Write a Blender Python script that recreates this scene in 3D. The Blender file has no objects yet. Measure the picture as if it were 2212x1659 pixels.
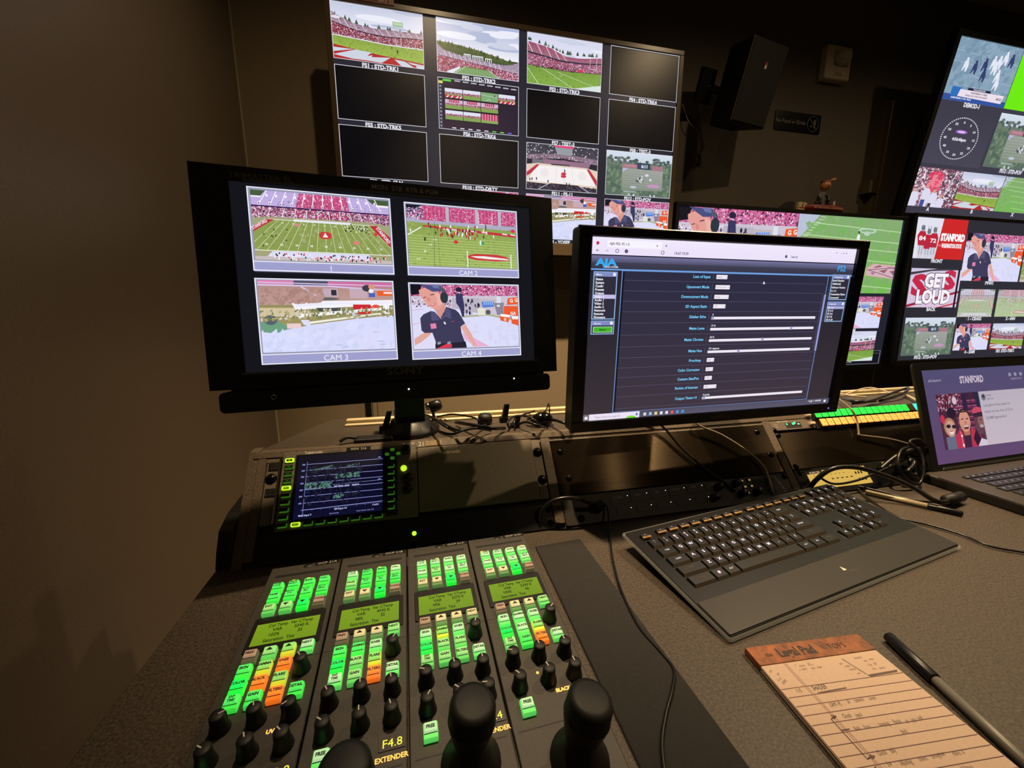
import bpy, math, random
import numpy as np
from mathutils import Matrix, Vector
random.seed(7); rng = np.random.default_rng(7)
SC = bpy.context.scene; COL = SC.collection
ZD = 0.75                                   # desk top height; photo measurements are relative to it
# ------------------------------------------------------------------ camera
FPX, PITCH, YAW, ROLL, CH = 861.6, .1925, .2281, .002, .345
def cam_axes():
    cy, sy, cp, sp, cr, sr = math.cos(YAW), math.sin(YAW), math.cos(PITCH), math.sin(PITCH), math.cos(ROLL), math.sin(ROLL)
    Ry = np.array([[cy, -sy, 0], [0, 0, -1], [sy, cy, 0]]); Rp = np.array([[1, 0, 0], [0, cp, -sp], [0, sp, cp]])
    return np.array([[cr, -sr, 0], [sr, cr, 0], [0, 0, 1]]) @ Rp @ Ry
RC = cam_axes()
cd = bpy.data.cameras.new('camera'); cam = bpy.data.objects.new('camera', cd); COL.objects.link(cam); SC.camera = cam
cd.sensor_width = 36; cd.lens = 36 * FPX / 2212; cd.clip_start = .01
M = Matrix.Identity(4)
for i in range(3):
    M[i][0] = RC[0][i]; M[i][1] = -RC[1][i]; M[i][2] = -RC[2][i]
M[2][3] = ZD + CH; cam.matrix_world = M
def ray(u, v): return RC.T @ np.array([(u - 1106) / FPX, (v - 829.5) / FPX, 1])
def onz(u, v, z): d = ray(u, v); return Vector(d * (z - CH) / d[2]) + Vector((0, 0, CH + ZD))     # point of a horizontal plane, z above the desk
def ony(u, v, y): d = ray(u, v); return Vector(d * y / d[1]) + Vector((0, 0, CH + ZD))
# ------------------------------------------------------------------ light and exposure
SC.view_settings.view_transform = 'Standard'; SC.view_settings.look = 'None'
SC.view_settings.exposure = 0; SC.view_settings.gamma = 1; SC.view_settings.use_curve_mapping = False
SC.cycles.max_bounces = 6; SC.cycles.diffuse_bounces = 3; SC.cycles.glossy_bounces = 3; SC.cycles.sample_clamp_indirect = 3
w = bpy.data.worlds.new('world'); SC.world = w; w.use_nodes = True
w.node_tree.nodes['Background'].inputs[0].default_value = (1, .72, .45, 1); w.node_tree.nodes['Background'].inputs[1].default_value = .0
LAMP_Z = 2.585; WARM = (1, .74, .43)
LAMPS = [(.13, .74, 17, 235, 72, .30, .40), (1.38, .74, 20, 150, 74, -.3, .12), (2.45, .74, 16, 60, 60, 0, 0), (3.6, .74, 12, 60, 60, 0, 0), (1.40, -.75, 6, 15, 60, 0, 0), (3.0, -.75, 6, 15, 60, 0, 0)]     # ceiling cans, the last two added as fill behind the camera: x, y, watts of spill, watts of beam, beam angle, beam aim offset at desk level
for x, y, e, e2, a, ax, ay in LAMPS:
    for pw, ang, bl in ((e, 152, .8), (e2, a, 1)):
        l = bpy.data.lights.new('can_bulb', 'SPOT'); l.energy = pw; l.color = WARM; l.spot_size = math.radians(ang); l.spot_blend = bl; l.shadow_soft_size = .02
        o = bpy.data.objects.new('can_bulb', l); COL.objects.link(o); o.location = (x, y, LAMP_Z - .012)
        if bl == 1: o.rotation_euler = Vector((ax, ay, -1.83)).to_track_quat('-Z', 'Y').to_euler()
# ------------------------------------------------------------------ materials
def lin(c): return tuple(((x / 255) / 12.92 if x / 255 <= .04045 else ((x / 255 + .055) / 1.055) ** 2.4) for x in c[:3]) + (1,)
MATS = {}
def mat(name, col=(128, 128, 128), rough=.5, metal=0, emit=None, es=1, noise=0, nscale=40, bump=0, spec=.5, trans=0, aniso=0, alpha=1, speck=None):
    if name in MATS: return MATS[name]
    m = bpy.data.materials.new(name); m.use_nodes = True; nt = m.node_tree; b = nt.nodes['Principled BSDF']
    b.inputs['Base Color'].default_value = lin(col); b.inputs['Roughness'].default_value = rough; b.inputs['Metallic'].default_value = metal
    b.inputs['Specular IOR Level'].default_value = spec
    if trans: b.inputs['Transmission Weight'].default_value = trans
    if aniso: b.inputs['Anisotropic'].default_value = aniso
    if alpha < 1: b.inputs['Alpha'].default_value = alpha
    if emit: b.inputs['Emission Color'].default_value = lin(emit); b.inputs['Emission Strength'].default_value = es
    tc = nt.nodes.new('ShaderNodeTexCoord')
    if noise or bump or speck:
        n = nt.nodes.new('ShaderNodeTexNoise'); n.inputs['Scale'].default_value = nscale; n.inputs['Detail'].default_value = 6; n.inputs['Roughness'].default_value = .7
        nt.links.new(tc.outputs['Object'], n.inputs['Vector'])
        if noise or speck:
            mx = nt.nodes.new('ShaderNodeMix'); mx.data_type = 'RGBA'
            r = nt.nodes.new('ShaderNodeMapRange'); r.inputs[1].default_value = .35; r.inputs[2].default_value = .65
            nt.links.new(n.outputs[0], r.inputs[0]); nt.links.new(r.outputs[0], mx.inputs[0])
            a, c2 = (speck if speck else ([max(0, v * (1 - noise)) for v in col], [min(255, v * (1 + noise)) for v in col]))
            mx.inputs[6].default_value = lin(a); mx.inputs[7].default_value = lin(c2); nt.links.new(mx.outputs[2], b.inputs['Base Color'])
        if bump:
            bp = nt.nodes.new('ShaderNodeBump'); bp.inputs['Strength'].default_value = bump; bp.inputs['Distance'].default_value = .001
            nt.links.new(n.outputs[0], bp.inputs['Height']); nt.links.new(bp.outputs[0], b.inputs['Normal'])
    MATS[name] = m; return m
K = mat
def grooved(name, col, rough=.3, rot=.25):
    if name in MATS: return MATS[name]
    m = K(name, col, rough, .9, aniso=1.0); nt = m.node_tree; b = nt.nodes['Principled BSDF']; tg = nt.nodes.new('ShaderNodeTangent'); tg.direction_type = 'UV_MAP'; b.inputs['Anisotropic Rotation'].default_value = rot; nt.links.new(tg.outputs[0], b.inputs['Tangent'])
    tc = nt.nodes['Texture Coordinate']; mp = nt.nodes.new('ShaderNodeMapping'); n = nt.nodes.new('ShaderNodeTexNoise'); mr = nt.nodes.new('ShaderNodeMapRange'); mp.inputs['Scale'].default_value = (15, 900, 1); n.inputs['Scale'].default_value = 1
    mr.inputs[3].default_value = rough - .03; mr.inputs[4].default_value = rough + .04; nt.links.new(tc.outputs['Object'], mp.inputs[0]); nt.links.new(mp.outputs[0], n.inputs['Vector']); nt.links.new(n.outputs[0], mr.inputs[0]); nt.links.new(mr.outputs[0], b.inputs['Roughness']); return m
def picmat(name, rough=.3, es=1.0, base=(4, 4, 5)):
    if name in MATS: return MATS[name]
    m = K(name, base, rough); nt = m.node_tree; b = nt.nodes['Principled BSDF']
    a = nt.nodes.new('ShaderNodeAttribute'); a.attribute_name = 'Col'; nt.links.new(a.outputs[0], b.inputs['Emission Color']); b.inputs['Emission Strength'].default_value = es
    return m
def paintmat(name, rough=.6):                 # printed surfaces: colour from the mesh, no emission
    if name in MATS: return MATS[name]
    m = K(name, (200, 200, 200), rough); nt = m.node_tree; b = nt.nodes['Principled BSDF']
    a = nt.nodes.new('ShaderNodeAttribute'); a.attribute_name = 'Col'; nt.links.new(a.outputs[0], b.inputs['Base Color']); return m
# ------------------------------------------------------------------ things and parts
def frame(o, X=(1, 0, 0), Y=(0, 0, 1)):       # local x right, y up along the surface, z out towards the viewer
    X = Vector(X).normalized(); Y = Vector(Y); Y = (Y - X * Y.dot(X)).normalized(); Z = X.cross(Y)
    m = Matrix.Identity(4)
    for i in range(3): m[i][0] = X[i]; m[i][1] = Y[i]; m[i][2] = Z[i]; m[i][3] = o[i]
    return m
def thing(name, label, cat, M=None, group=None):
    o = bpy.data.objects.new(name, None); COL.objects.link(o); o.empty_display_size = .02
    if M is not None: o.matrix_world = M if isinstance(M, Matrix) else Matrix.Translation(M)
    return tag(o, label, cat, group)
def tag(o, label, cat, group=None):
    o['label'] = label; o['category'] = cat
    if group: o['group'] = group
    return o
_tc = {}
def glyphs(s, bold=0.0, shear=0.0, ls=1.0):
    k = (s, bold, shear, ls)
    if k not in _tc:
        c = bpy.data.curves.new('tmp', 'FONT'); c.body = s; c.size = 1; c.offset = bold; c.shear = shear; c.space_character = ls; c.resolution_u = 2
        o = bpy.data.objects.new('tmp', c); me = o.to_mesh()
        v = np.array([(p.co.x, p.co.y) for p in me.vertices]) if len(me.vertices) else np.zeros((0, 2)); f = [tuple(p.vertices) for p in me.polygons]
        o.to_mesh_clear(); bpy.data.objects.remove(o); bpy.data.curves.remove(c); _tc[k] = (v, f)
    return _tc[k]
class MB:
    def __init__(s): s.v = []; s.f = []; s.m = []; s.mats = []; s.sm = []
    def mi(s, m):
        if m not in s.mats: s.mats.append(m)
        return s.mats.index(m)
    def add(s, vs, fs, m, T=None, smooth=False):
        b = len(s.v); s.v += [tuple(T @ Vector(v)) if T is not None else tuple(v) for v in vs]
        k = s.mi(m)
        for f in fs: s.f.append([b + i for i in f]); s.m.append(k); s.sm.append(smooth)
        return s
    def box(s, x0, x1, y0, y1, z0, z1, m, T=None):
        return s.add([(x, y, z) for x in (x0, x1) for y in (y0, y1) for z in (z0, z1)], [(0, 1, 3, 2), (4, 6, 7, 5), (0, 4, 5, 1), (2, 3, 7, 6), (0, 2, 6, 4), (1, 5, 7, 3)], m, T)
    def prism(s, poly, z0, z1, m, ch=0, T=None, top=None, ch0=0):   # polygon counter-clockwise in xy, chamfered top edge
        n = len(poly); c = np.array(poly, float); ctr = c.mean(0)
        def inset(d):
            out = []
            for i in range(n):
                a, b_, e = c[i - 1], c[i], c[(i + 1) % n]
                d1 = b_ - a; d2 = e - b_; d1 = d1 / (np.linalg.norm(d1) + 1e-12); d2 = d2 / (np.linalg.norm(d2) + 1e-12)
                n1 = np.array([-d1[1], d1[0]]); n2 = np.array([-d2[1], d2[0]]); q = n1 + n2; q = q / max(1e-6, q @ q) * 2
                out.append(b_ + q * d)
            return out
        rings = []
        if ch0: rings.append([(p[0], p[1], z0) for p in inset(ch0)]); rings.append([(p[0], p[1], z0 + ch0) for p in c])
        else: rings.append([(p[0], p[1], z0) for p in c])
        if ch: rings.append([(p[0], p[1], z1 - ch) for p in c]); rings.append([(p[0], p[1], z1) for p in inset(ch)])
        else: rings.append([(p[0], p[1], z1) for p in c])
        vs = [p for r in rings for p in r]; fs = [tuple(range(n - 1, -1, -1))]
        for k in range(len(rings) - 1):
            for i in range(n): j = (i + 1) % n; fs.append((k * n + i, k * n + j, (k + 1) * n + j, (k + 1) * n + i))
        s.add(vs, fs, m, T); b = len(s.v) - n; s.f.append([b + i for i in range(n)]); s.m.append(s.mi(top or m)); s.sm.append(False)
        return s
    def lathe(s, prof, m, n=24, T=None, smooth=True):
        vs = []; fs = []
        for r, z in prof:
            for i in range(n): a = 2 * math.pi * i / n; vs.append((r * math.cos(a), r * math.sin(a), z))
        for k in range(len(prof) - 1):
            for i in range(n): j = (i + 1) % n; fs.append((k * n + i, k * n + j, (k + 1) * n + j, (k + 1) * n + i))
        fs.append(tuple(range(n - 1, -1, -1))); fs.append(tuple(range((len(prof) - 1) * n, len(prof) * n)))
        return s.add(vs, fs, m, T, smooth)
    def tube(s, pts, r, m, n=8, sub=6, T=None, r1=None):
        P = [Vector(p) for p in pts]
        if sub > 1 and len(P) > 2:
            Q = [P[0] * 2 - P[1]] + P + [P[-1] * 2 - P[-2]]; out = []
            for i in range(1, len(Q) - 2):
                for k in range(sub):
                    t = k / sub; a, b, c, d = Q[i - 1:i + 3]
                    out.append(.5 * ((2 * b) + (c - a) * t + (2 * a - 5 * b + 4 * c - d) * t * t + (3 * b - a - 3 * c + d) * t ** 3))
            P = out + [P[-1]]
        vs = []; fs = []; up = Vector((0, 0, 1)); N = None
        for i, p in enumerate(P):
            d = (P[min(i + 1, len(P) - 1)] - P[max(i - 1, 0)]); d = d.normalized() if d.length > 1e-9 else Vector((0, 1, 0))
            if N is None: N = d.cross(up if abs(d.z) < .9 else Vector((1, 0, 0))).normalized()
            else: N = (N - d * N.dot(d)).normalized()
            B = d.cross(N); rr = r if r1 is None else r + (r1 - r) * i / (len(P) - 1)
            for k in range(n): a = 2 * math.pi * k / n; vs.append(p + (N * math.cos(a) + B * math.sin(a)) * rr)
        for i in range(len(P) - 1):
            for k in range(n): j = (k + 1) % n; fs.append((i * n + k, i * n + j, (i + 1) * n + j, (i + 1) * n + k))
        fs.append(tuple(range(n - 1, -1, -1))); fs.append(tuple(range((len(P) - 1) * n, len(P) * n)))
        return s.add(vs, fs, m, T, True)
    def text(s, t, x, y, z, size, m, align='c', bold=.0, sx=1.0, T=None, shear=0, ang=0):
        v, f = glyphs(t, bold, shear)
        if not len(v): return s
        w = v[:, 0].max(); ox = {'c': -w / 2, 'l': 0, 'r': -w}[align]; ca, sa = math.cos(ang), math.sin(ang); out = []
        for a, b in v:
            a = (a + ox) * size * sx; b = (b - .35) * size; out.append((x + a * ca - b * sa, y + a * sa + b * ca, z))
        return s.add(out, f, m, T)
    def build(s, name, parent=None, M=None):
        me = bpy.data.meshes.new(name); me.from_pydata(s.v, [], s.f)
        for m in s.mats: me.materials.append(m)
        me.polygons.foreach_set('material_index', s.m); me.polygons.foreach_set('use_smooth', s.sm); me.update()
        if any(m.name.startswith('brushed') for m in s.mats):
            uvl = me.uv_layers.new(name='UVMap')
            for lp in me.loops: c = me.vertices[lp.vertex_index].co; uvl.data[lp.index].uv = (c.x, c.y)
        o = bpy.data.objects.new(name, me); COL.objects.link(o)
        if parent is not None: o.parent = parent
        if M is not None:
            if parent is None: o.matrix_world = M
            else: o.matrix_local = M
        return o
def rr(x0, x1, y0, y1, r=.003, n=4):
    out = []
    for cx, cy, a0 in ((x1 - r, y0 + r, -90), (x1 - r, y1 - r, 0), (x0 + r, y1 - r, 90), (x0 + r, y0 + r, 180)):
        for k in range(n + 1): a = math.radians(a0 + 90 * k / n); out.append((cx + r * math.cos(a), cy + r * math.sin(a)))
    return out
# ------------------------------------------------------------------ flat pictures (screen contents, prints) in 0..1 coordinates, v downwards
EPS = 1.2e-5
def clip(p):
    for ax, s_, lim in ((0, 1, 0), (0, -1, -1), (1, 1, 0), (1, -1, -1)):
        out = []
        for i in range(len(p)):
            a, b = p[i - 1], p[i]; da = a[ax] * s_ - lim; db = b[ax] * s_ - lim
            if (da >= 0) != (db >= 0):
                t = da / (da - db); out.append(tuple(a[k] + (b[k] - a[k]) * t for k in range(len(a))))
            if db >= 0: out.append(b)
        p = out
        if len(p) < 3: return []
    return p
class Pic:
    def __init__(s, asp=16 / 9): s.v = []; s.f = []; s.c = []; s.z = 0; s.asp = asp
    def poly(s, pts, col, cl=True, z=None):
        if z is None: s.z += 1; z = s.z
        c = [lin(col)[:3]] * len(pts) if not isinstance(col[0], (tuple, list)) else [lin(k)[:3] for k in col]
        p = [(q[0], q[1]) + k for q, k in zip(pts, c)]
        if cl: p = clip(p)
        if len(p) < 3: return s
        b = len(s.v); s.v += [(q[0], q[1], z) for q in p]; s.c += [q[2:] for q in p]; s.f.append(list(range(b, b + len(p)))); return s
    def rect(s, u0, v0, u1, v1, col, col2=None, z=None):
        return s.poly([(u0, v0), (u1, v0), (u1, v1), (u0, v1)], col if col2 is None else [col, col, col2, col2], z=z)
    def ell(s, u, v, ru, rv, col, n=16, a0=0, a1=360): return s.poly([(u + ru * math.cos(math.radians(a0 + (a1 - a0) * i / n)), v + rv * math.sin(math.radians(a0 + (a1 - a0) * i / n))) for i in range(n)], col)
    def line(s, pts, wd, col):
        for (a, b), (c, d) in zip(pts, pts[1:]):
            dx, dy = (c - a) * s.asp, d - b; L = math.hypot(dx, dy) or 1; nx, ny = -dy / L * wd / 2 / s.asp, dx / L * wd / 2
            s.poly([(a + nx, b + ny), (c + nx, d + ny), (c - nx, d - ny), (a - nx, b - ny)], col)
        return s
    def frame(s, u0, v0, u1, v1, t, col):
        ta = t / s.asp; s.rect(u0, v0, u1, v0 + t, col); s.rect(u0, v1 - t, u1, v1, col); s.rect(u0, v0, u0 + ta, v1, col); s.rect(u1 - ta, v0, u1, v1, col); return s
    def band(s, A, B, c1, c2=None, k=12):
        us = np.linspace(A[0][0], A[-1][0], k + 1); a = np.interp(us, *zip(*A)); b = np.interp(us, *zip(*B)); s.z += 1
        for i in range(k): s.poly([(us[i], a[i]), (us[i + 1], a[i + 1]), (us[i + 1], b[i + 1]), (us[i], b[i])], c1 if c2 is None else [c1, c1, c2, c2], z=s.z)
        return s
    def dots(s, A, B, n, pal, sz=.008, u=None):
        u0, u1 = u or (A[0][0], A[-1][0]); s.z += 1; z0 = s.z
        for i in range(n):
            x = rng.uniform(u0, u1); a = np.interp(x, *zip(*A)); b = np.interp(x, *zip(*B)); y = rng.uniform(a, b); w_ = sz * rng.uniform(.5, 1.3) / s.asp; h = sz * rng.uniform(.6, 1.6)
            s.poly([(x - w_, y), (x + w_ * rng.uniform(.2, 1), y - h), (x + w_, y + h * .4), (x - w_ * .3, y + h)], pal[rng.integers(len(pal))], z=z0 + i / n * .9)
        return s
    def aisles(s, A, B, us, lean, wd, col):
        for i, x in enumerate(us):
            l = lean(x) if callable(lean) else lean; a = np.interp(x, *zip(*A)); b = np.interp(x + l, *zip(*B)); s.poly([(x, a), (x + wd, a), (x + l + wd, b), (x + l, b)], col)
        return s
    def text(s, t, u, v, h, col, align='c', bold=.03, sx=1., shear=0, ang=0):
        vt, f = glyphs(t, bold, shear)
        if not len(vt): return s
        s.z += 1; w_ = vt[:, 0].max(); ox = {'c': -w_ / 2, 'l': 0, 'r': -w_}[align]; b = len(s.v); h = h / .72; ca, sa = math.cos(ang), math.sin(ang)
        for x, y in vt:
            X = (x + ox) * h * sx; Y = (y - .35) * h; s.v.append((u + (X * ca - Y * sa) / s.asp, v - (X * sa + Y * ca), s.z)); s.c.append(lin(col)[:3])
        s.f += [[b + i for i in q] for q in f]; return s
    def sub(s, p, u0, v0, u1, v1):
        b = len(s.v); s.z += 1; s.v += [(u0 + x * (u1 - u0), v0 + y * (v1 - v0), s.z + z) for x, y, z in p.v]; s.c += p.c; s.f += [[b + i for i in q] for q in p.f]; s.z += p.z + 1; return s
    def build(s, name, w_, h, m, parent=None, x=0, y=0, z=0, eps=None, M=None):
        e = EPS if eps is None else eps
        me = bpy.data.meshes.new(name); me.from_pydata([(x + a * w_, y - b * h, z + c * e) for a, b, c in s.v], [], s.f); me.materials.append(m)
        at = me.color_attributes.new('Col', 'FLOAT_COLOR', 'POINT'); at.data.foreach_set('color', np.array([k + (1,) for k in s.c], np.float32).ravel())
        o = bpy.data.objects.new(name, me); COL.objects.link(o)
        if parent is not None: o.parent = parent
        if M is not None: o.matrix_local = M
        return o
# ------------------------------------------------------------------ the video pictures
PINK = [(150, 60, 90), (190, 110, 140), (225, 190, 215), (120, 50, 70), (80, 60, 80), (240, 225, 240), (60, 50, 65), (205, 140, 170)]
DIM = [(130, 95, 115), (160, 130, 150), (200, 180, 200), (95, 75, 95), (230, 220, 235), (70, 60, 75)]
GRASS = (125, 160, 75)
def sky(P, v1, a=(196, 202, 226), b=(232, 234, 248), clouds=0):
    P.rect(0, 0, 1, v1, a, b)
    for _ in range(clouds): P.ell(rng.uniform(0, 1), rng.uniform(0, v1 * .8), rng.uniform(.08, .25), rng.uniform(.02, .07), [(178, 188, 216), (235, 236, 248), (205, 210, 230)][rng.integers(3)])
def trees(P, A, n, h=.06, col=((60, 80, 55), (85, 100, 70), (45, 60, 50))):
    for _ in range(n):
        x = rng.uniform(A[0][0], A[-1][0]); y = np.interp(x, *zip(*A)); k = h * rng.uniform(.5, 1.3); P.poly([(x - k * .25, y + .01), (x, y - k), (x + k * .25, y + .01)], col[rng.integers(len(col))])
def grass(P, A, B, col=GRASS, n=160):
    P.band(A, B, col, tuple(min(255, int(c * 1.12)) for c in col)); P.dots(A, B, n, [tuple(int(c * k) for c in col) for k in (.93, .97, 1.05, 1.1)], .018)
def endzone_letters(P, seq, col=(205, 212, 226)):
    for q in seq: P.poly(q, col)
def pic_trk1():
    P = Pic(); sky(P, .45, clouds=5); T = [(0, .17), (.1, .26), (.25, .34), (.45, .38), (.7, .36), (1, .35)]; M_ = [(0, .33), (.15, .40), (.35, .47), (.6, .49), (1, .44)]; B = [(0, .57), (.3, .60), (.6, .63), (1, .63)]
    trees(P, T, 16, .07); P.band(T, M_, (150, 120, 140), (175, 145, 165)); P.dots(T, M_, 160, DIM, .008); P.aisles(T, M_, [.05, .13, .22, .32, .44, .5, .58, .66, .74, .82, .9], .05, .006, (235, 230, 240))
    P.band([(a, b + .005) for a, b in M_], [(a, b + .03) for a, b in M_], (60, 35, 50)); P.band([(a, b + .02) for a, b in M_], B, (140, 60, 70)); P.dots([(a, b + .02) for a, b in M_], B, 900, PINK, .009)
    P.band([(a, b) for a, b in B], [(a, b + .018) for a, b in B], (230, 232, 240)); P.rect(.66, .2, .775, .29, (150, 185, 150)); P.rect(.67, .215, .765, .26, (185, 205, 175)); P.rect(.715, .29, .73, .38, (190, 195, 205))
    P.line([(.69, .5), (.69, .62), (.745, .62), (.745, .48)], .008, (240, 225, 230)); P.line([(.05, .0), (.06, .3)], .02, (205, 210, 225)); P.ell(.05, .27, .05, .025, (225, 225, 235))
    G = [(0, .59), (.3, .62), (.6, .65), (1, .65)]; E_ = [(0, .745), (.2, .79), (.5, .84), (1, .90)]; grass(P, G, E_, (140, 165, 72)); P.band(E_, [(0, 1), (1, 1)], (176, 46, 48))
    for q in ([(0, .80), (.22, .80), (.0, .88)], [(0, .93), (.24, .80), (.42, .82), (.3, .93), (.42, .86), (.40, .95), (.52, .97), (.2, .97)], [(.24, .83), (.40, .82), (.33, .97), (.20, .95)], [(.40, .90), (.62, .865), (.52, .98), (.38, .97)], [(.66, .885), (.78, .90), (.88, .99), (.74, .99)], [(.80, .90), (1, .93), (1, .95), (.86, .94)], [(.9, .95), (1, .95), (1, 1), (.92, 1)]): P.poly(q, (206, 212, 226))
    P.ell(.70, .74, .008, .035, (30, 40, 30)); P.ell(.64, .68, .006, .02, (30, 40, 30)); return P
def pic_trk2():
    P = Pic(); sky(P, .62, (170, 180, 215), (240, 240, 250), 14); T = [(0, .47), (.08, .58), (.35, .66), (.6, .70), (.8, .72), (.9, .70), (1, .62)]; P.band([(0, .42), (.2, .44), (.5, .50), (.8, .60), (.95, .66)], [(0, .6), (.95, .74)], (92, 105, 60), (70, 85, 55)); trees(P, [(0, .46), (.3, .50), (.95, .68)], 70, .07, ((80, 92, 50), (60, 80, 50), (105, 105, 60)))
    for a, b, n in ((.32, .395, 4), (.42, .545, 6), (.58, .65, 3)): P.rect(a, .56 + a * .12, b, .575 + a * .12, (240, 240, 250)); [P.rect(a + (b - a) * i / n, .56 + a * .12, a + (b - a) * i / n + .008, .64 + a * .12, (240, 240, 250)) for i in range(n + 1)]
    M_ = [(0, .68), (.35, .74), (.6, .78), (.8, .82), (1, .85)]; P.band(T, M_, (160, 140, 165), (180, 160, 180)); P.dots(T, M_, 220, DIM, .008); P.aisles(T, M_, [.08, .14, .2, .26, .32, .38, .44, .5, .56, .62, .68, .74], .03, .006, (235, 232, 245)); P.band(M_, [(a, b + .015) for a, b in M_], (90, 50, 65))
    P.band([(a, b + .01) for a, b in M_], [(0, 1), (1, 1)], (165, 80, 95)); P.dots([(a, b + .01) for a, b in M_], [(0, 1), (1, 1)], 1300, PINK, .010); P.poly([(.32, .84), (.62, .86), (.78, 1), (.18, 1)], (112, 150, 82)); P.line([(.34, .84), (.2, 1)], .008, (235, 240, 235)); P.line([(.62, .86), (.76, 1)], .008, (235, 240, 235))
    for i in range(5): P.line([(.30 - i * .02, .88 + i * .025), (.66 + i * .02, .89 + i * .024)], .003, (220, 235, 220))
    P.line([(.47, .74), (.47, .82), (.51, .82), (.51, .74)], .006, (250, 225, 240)); P.poly([(.13, .96), (.26, .86), (.28, .88), (.18, 1), (.1, 1)], (225, 230, 240)); return P
def pic_trk3():
    P = Pic(); sky(P, .45, (212, 215, 238), (228, 230, 246), 5); T = [(0, .17), (.3, .24), (.5, .37), (.7, .37), (1, .30)]; M_ = [(0, .36), (.2, .40), (.45, .46), (.75, .45), (1, .41)]; B = [(0, .62), (.5, .66), (1, .62)]; trees(P, [(0, .13), (.3, .22), (.5, .32), (1, .28)], 22, .07)
    P.band(T, M_, (165, 80, 110), (160, 110, 130)); P.dots(T, M_, 200, [(180, 100, 125), (140, 110, 130), (120, 80, 95)], .01); P.aisles(T, M_, [.0, .12, .24, .35, .45], .07, .008, (240, 235, 245)); P.band(M_, [(a, b + .03) for a, b in M_], (55, 45, 65)); P.band([(a, b + .03) for a, b in M_], B, (160, 90, 115)); P.dots([(a, b + .03) for a, b in M_], B, 1000, PINK, .009)
    G = [(0, .63), (.5, .67), (1, .63)]; grass(P, G, [(0, 1), (1, 1)], (122, 158, 68)); P.line([(0, .68), (.16, 1)], .01, (220, 240, 210)); P.line([(.2, .66), (.62, 1)], .008, (220, 240, 210)); P.line([(.4, .7), (.95, .92)], .006, (220, 240, 210)); P.poly([(.6, 1), (1, .86), (1, 1)], (215, 228, 225)); P.text('~ ~~', .45, .76, .03, (225, 235, 215)); P.text('- --', .36, .83, .03, (225, 235, 215))
    P.line([(.84, .3), (.84, .55), (.93, .55), (.93, .27)], .008, (235, 225, 240)); P.ell(.715, .62, .035, .03, (215, 60, 85)); [P.ell(rng.uniform(.1, .65), rng.uniform(.60, .66), .006, .018, (60, 40, 50)) for _ in range(28)]; return P
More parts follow.
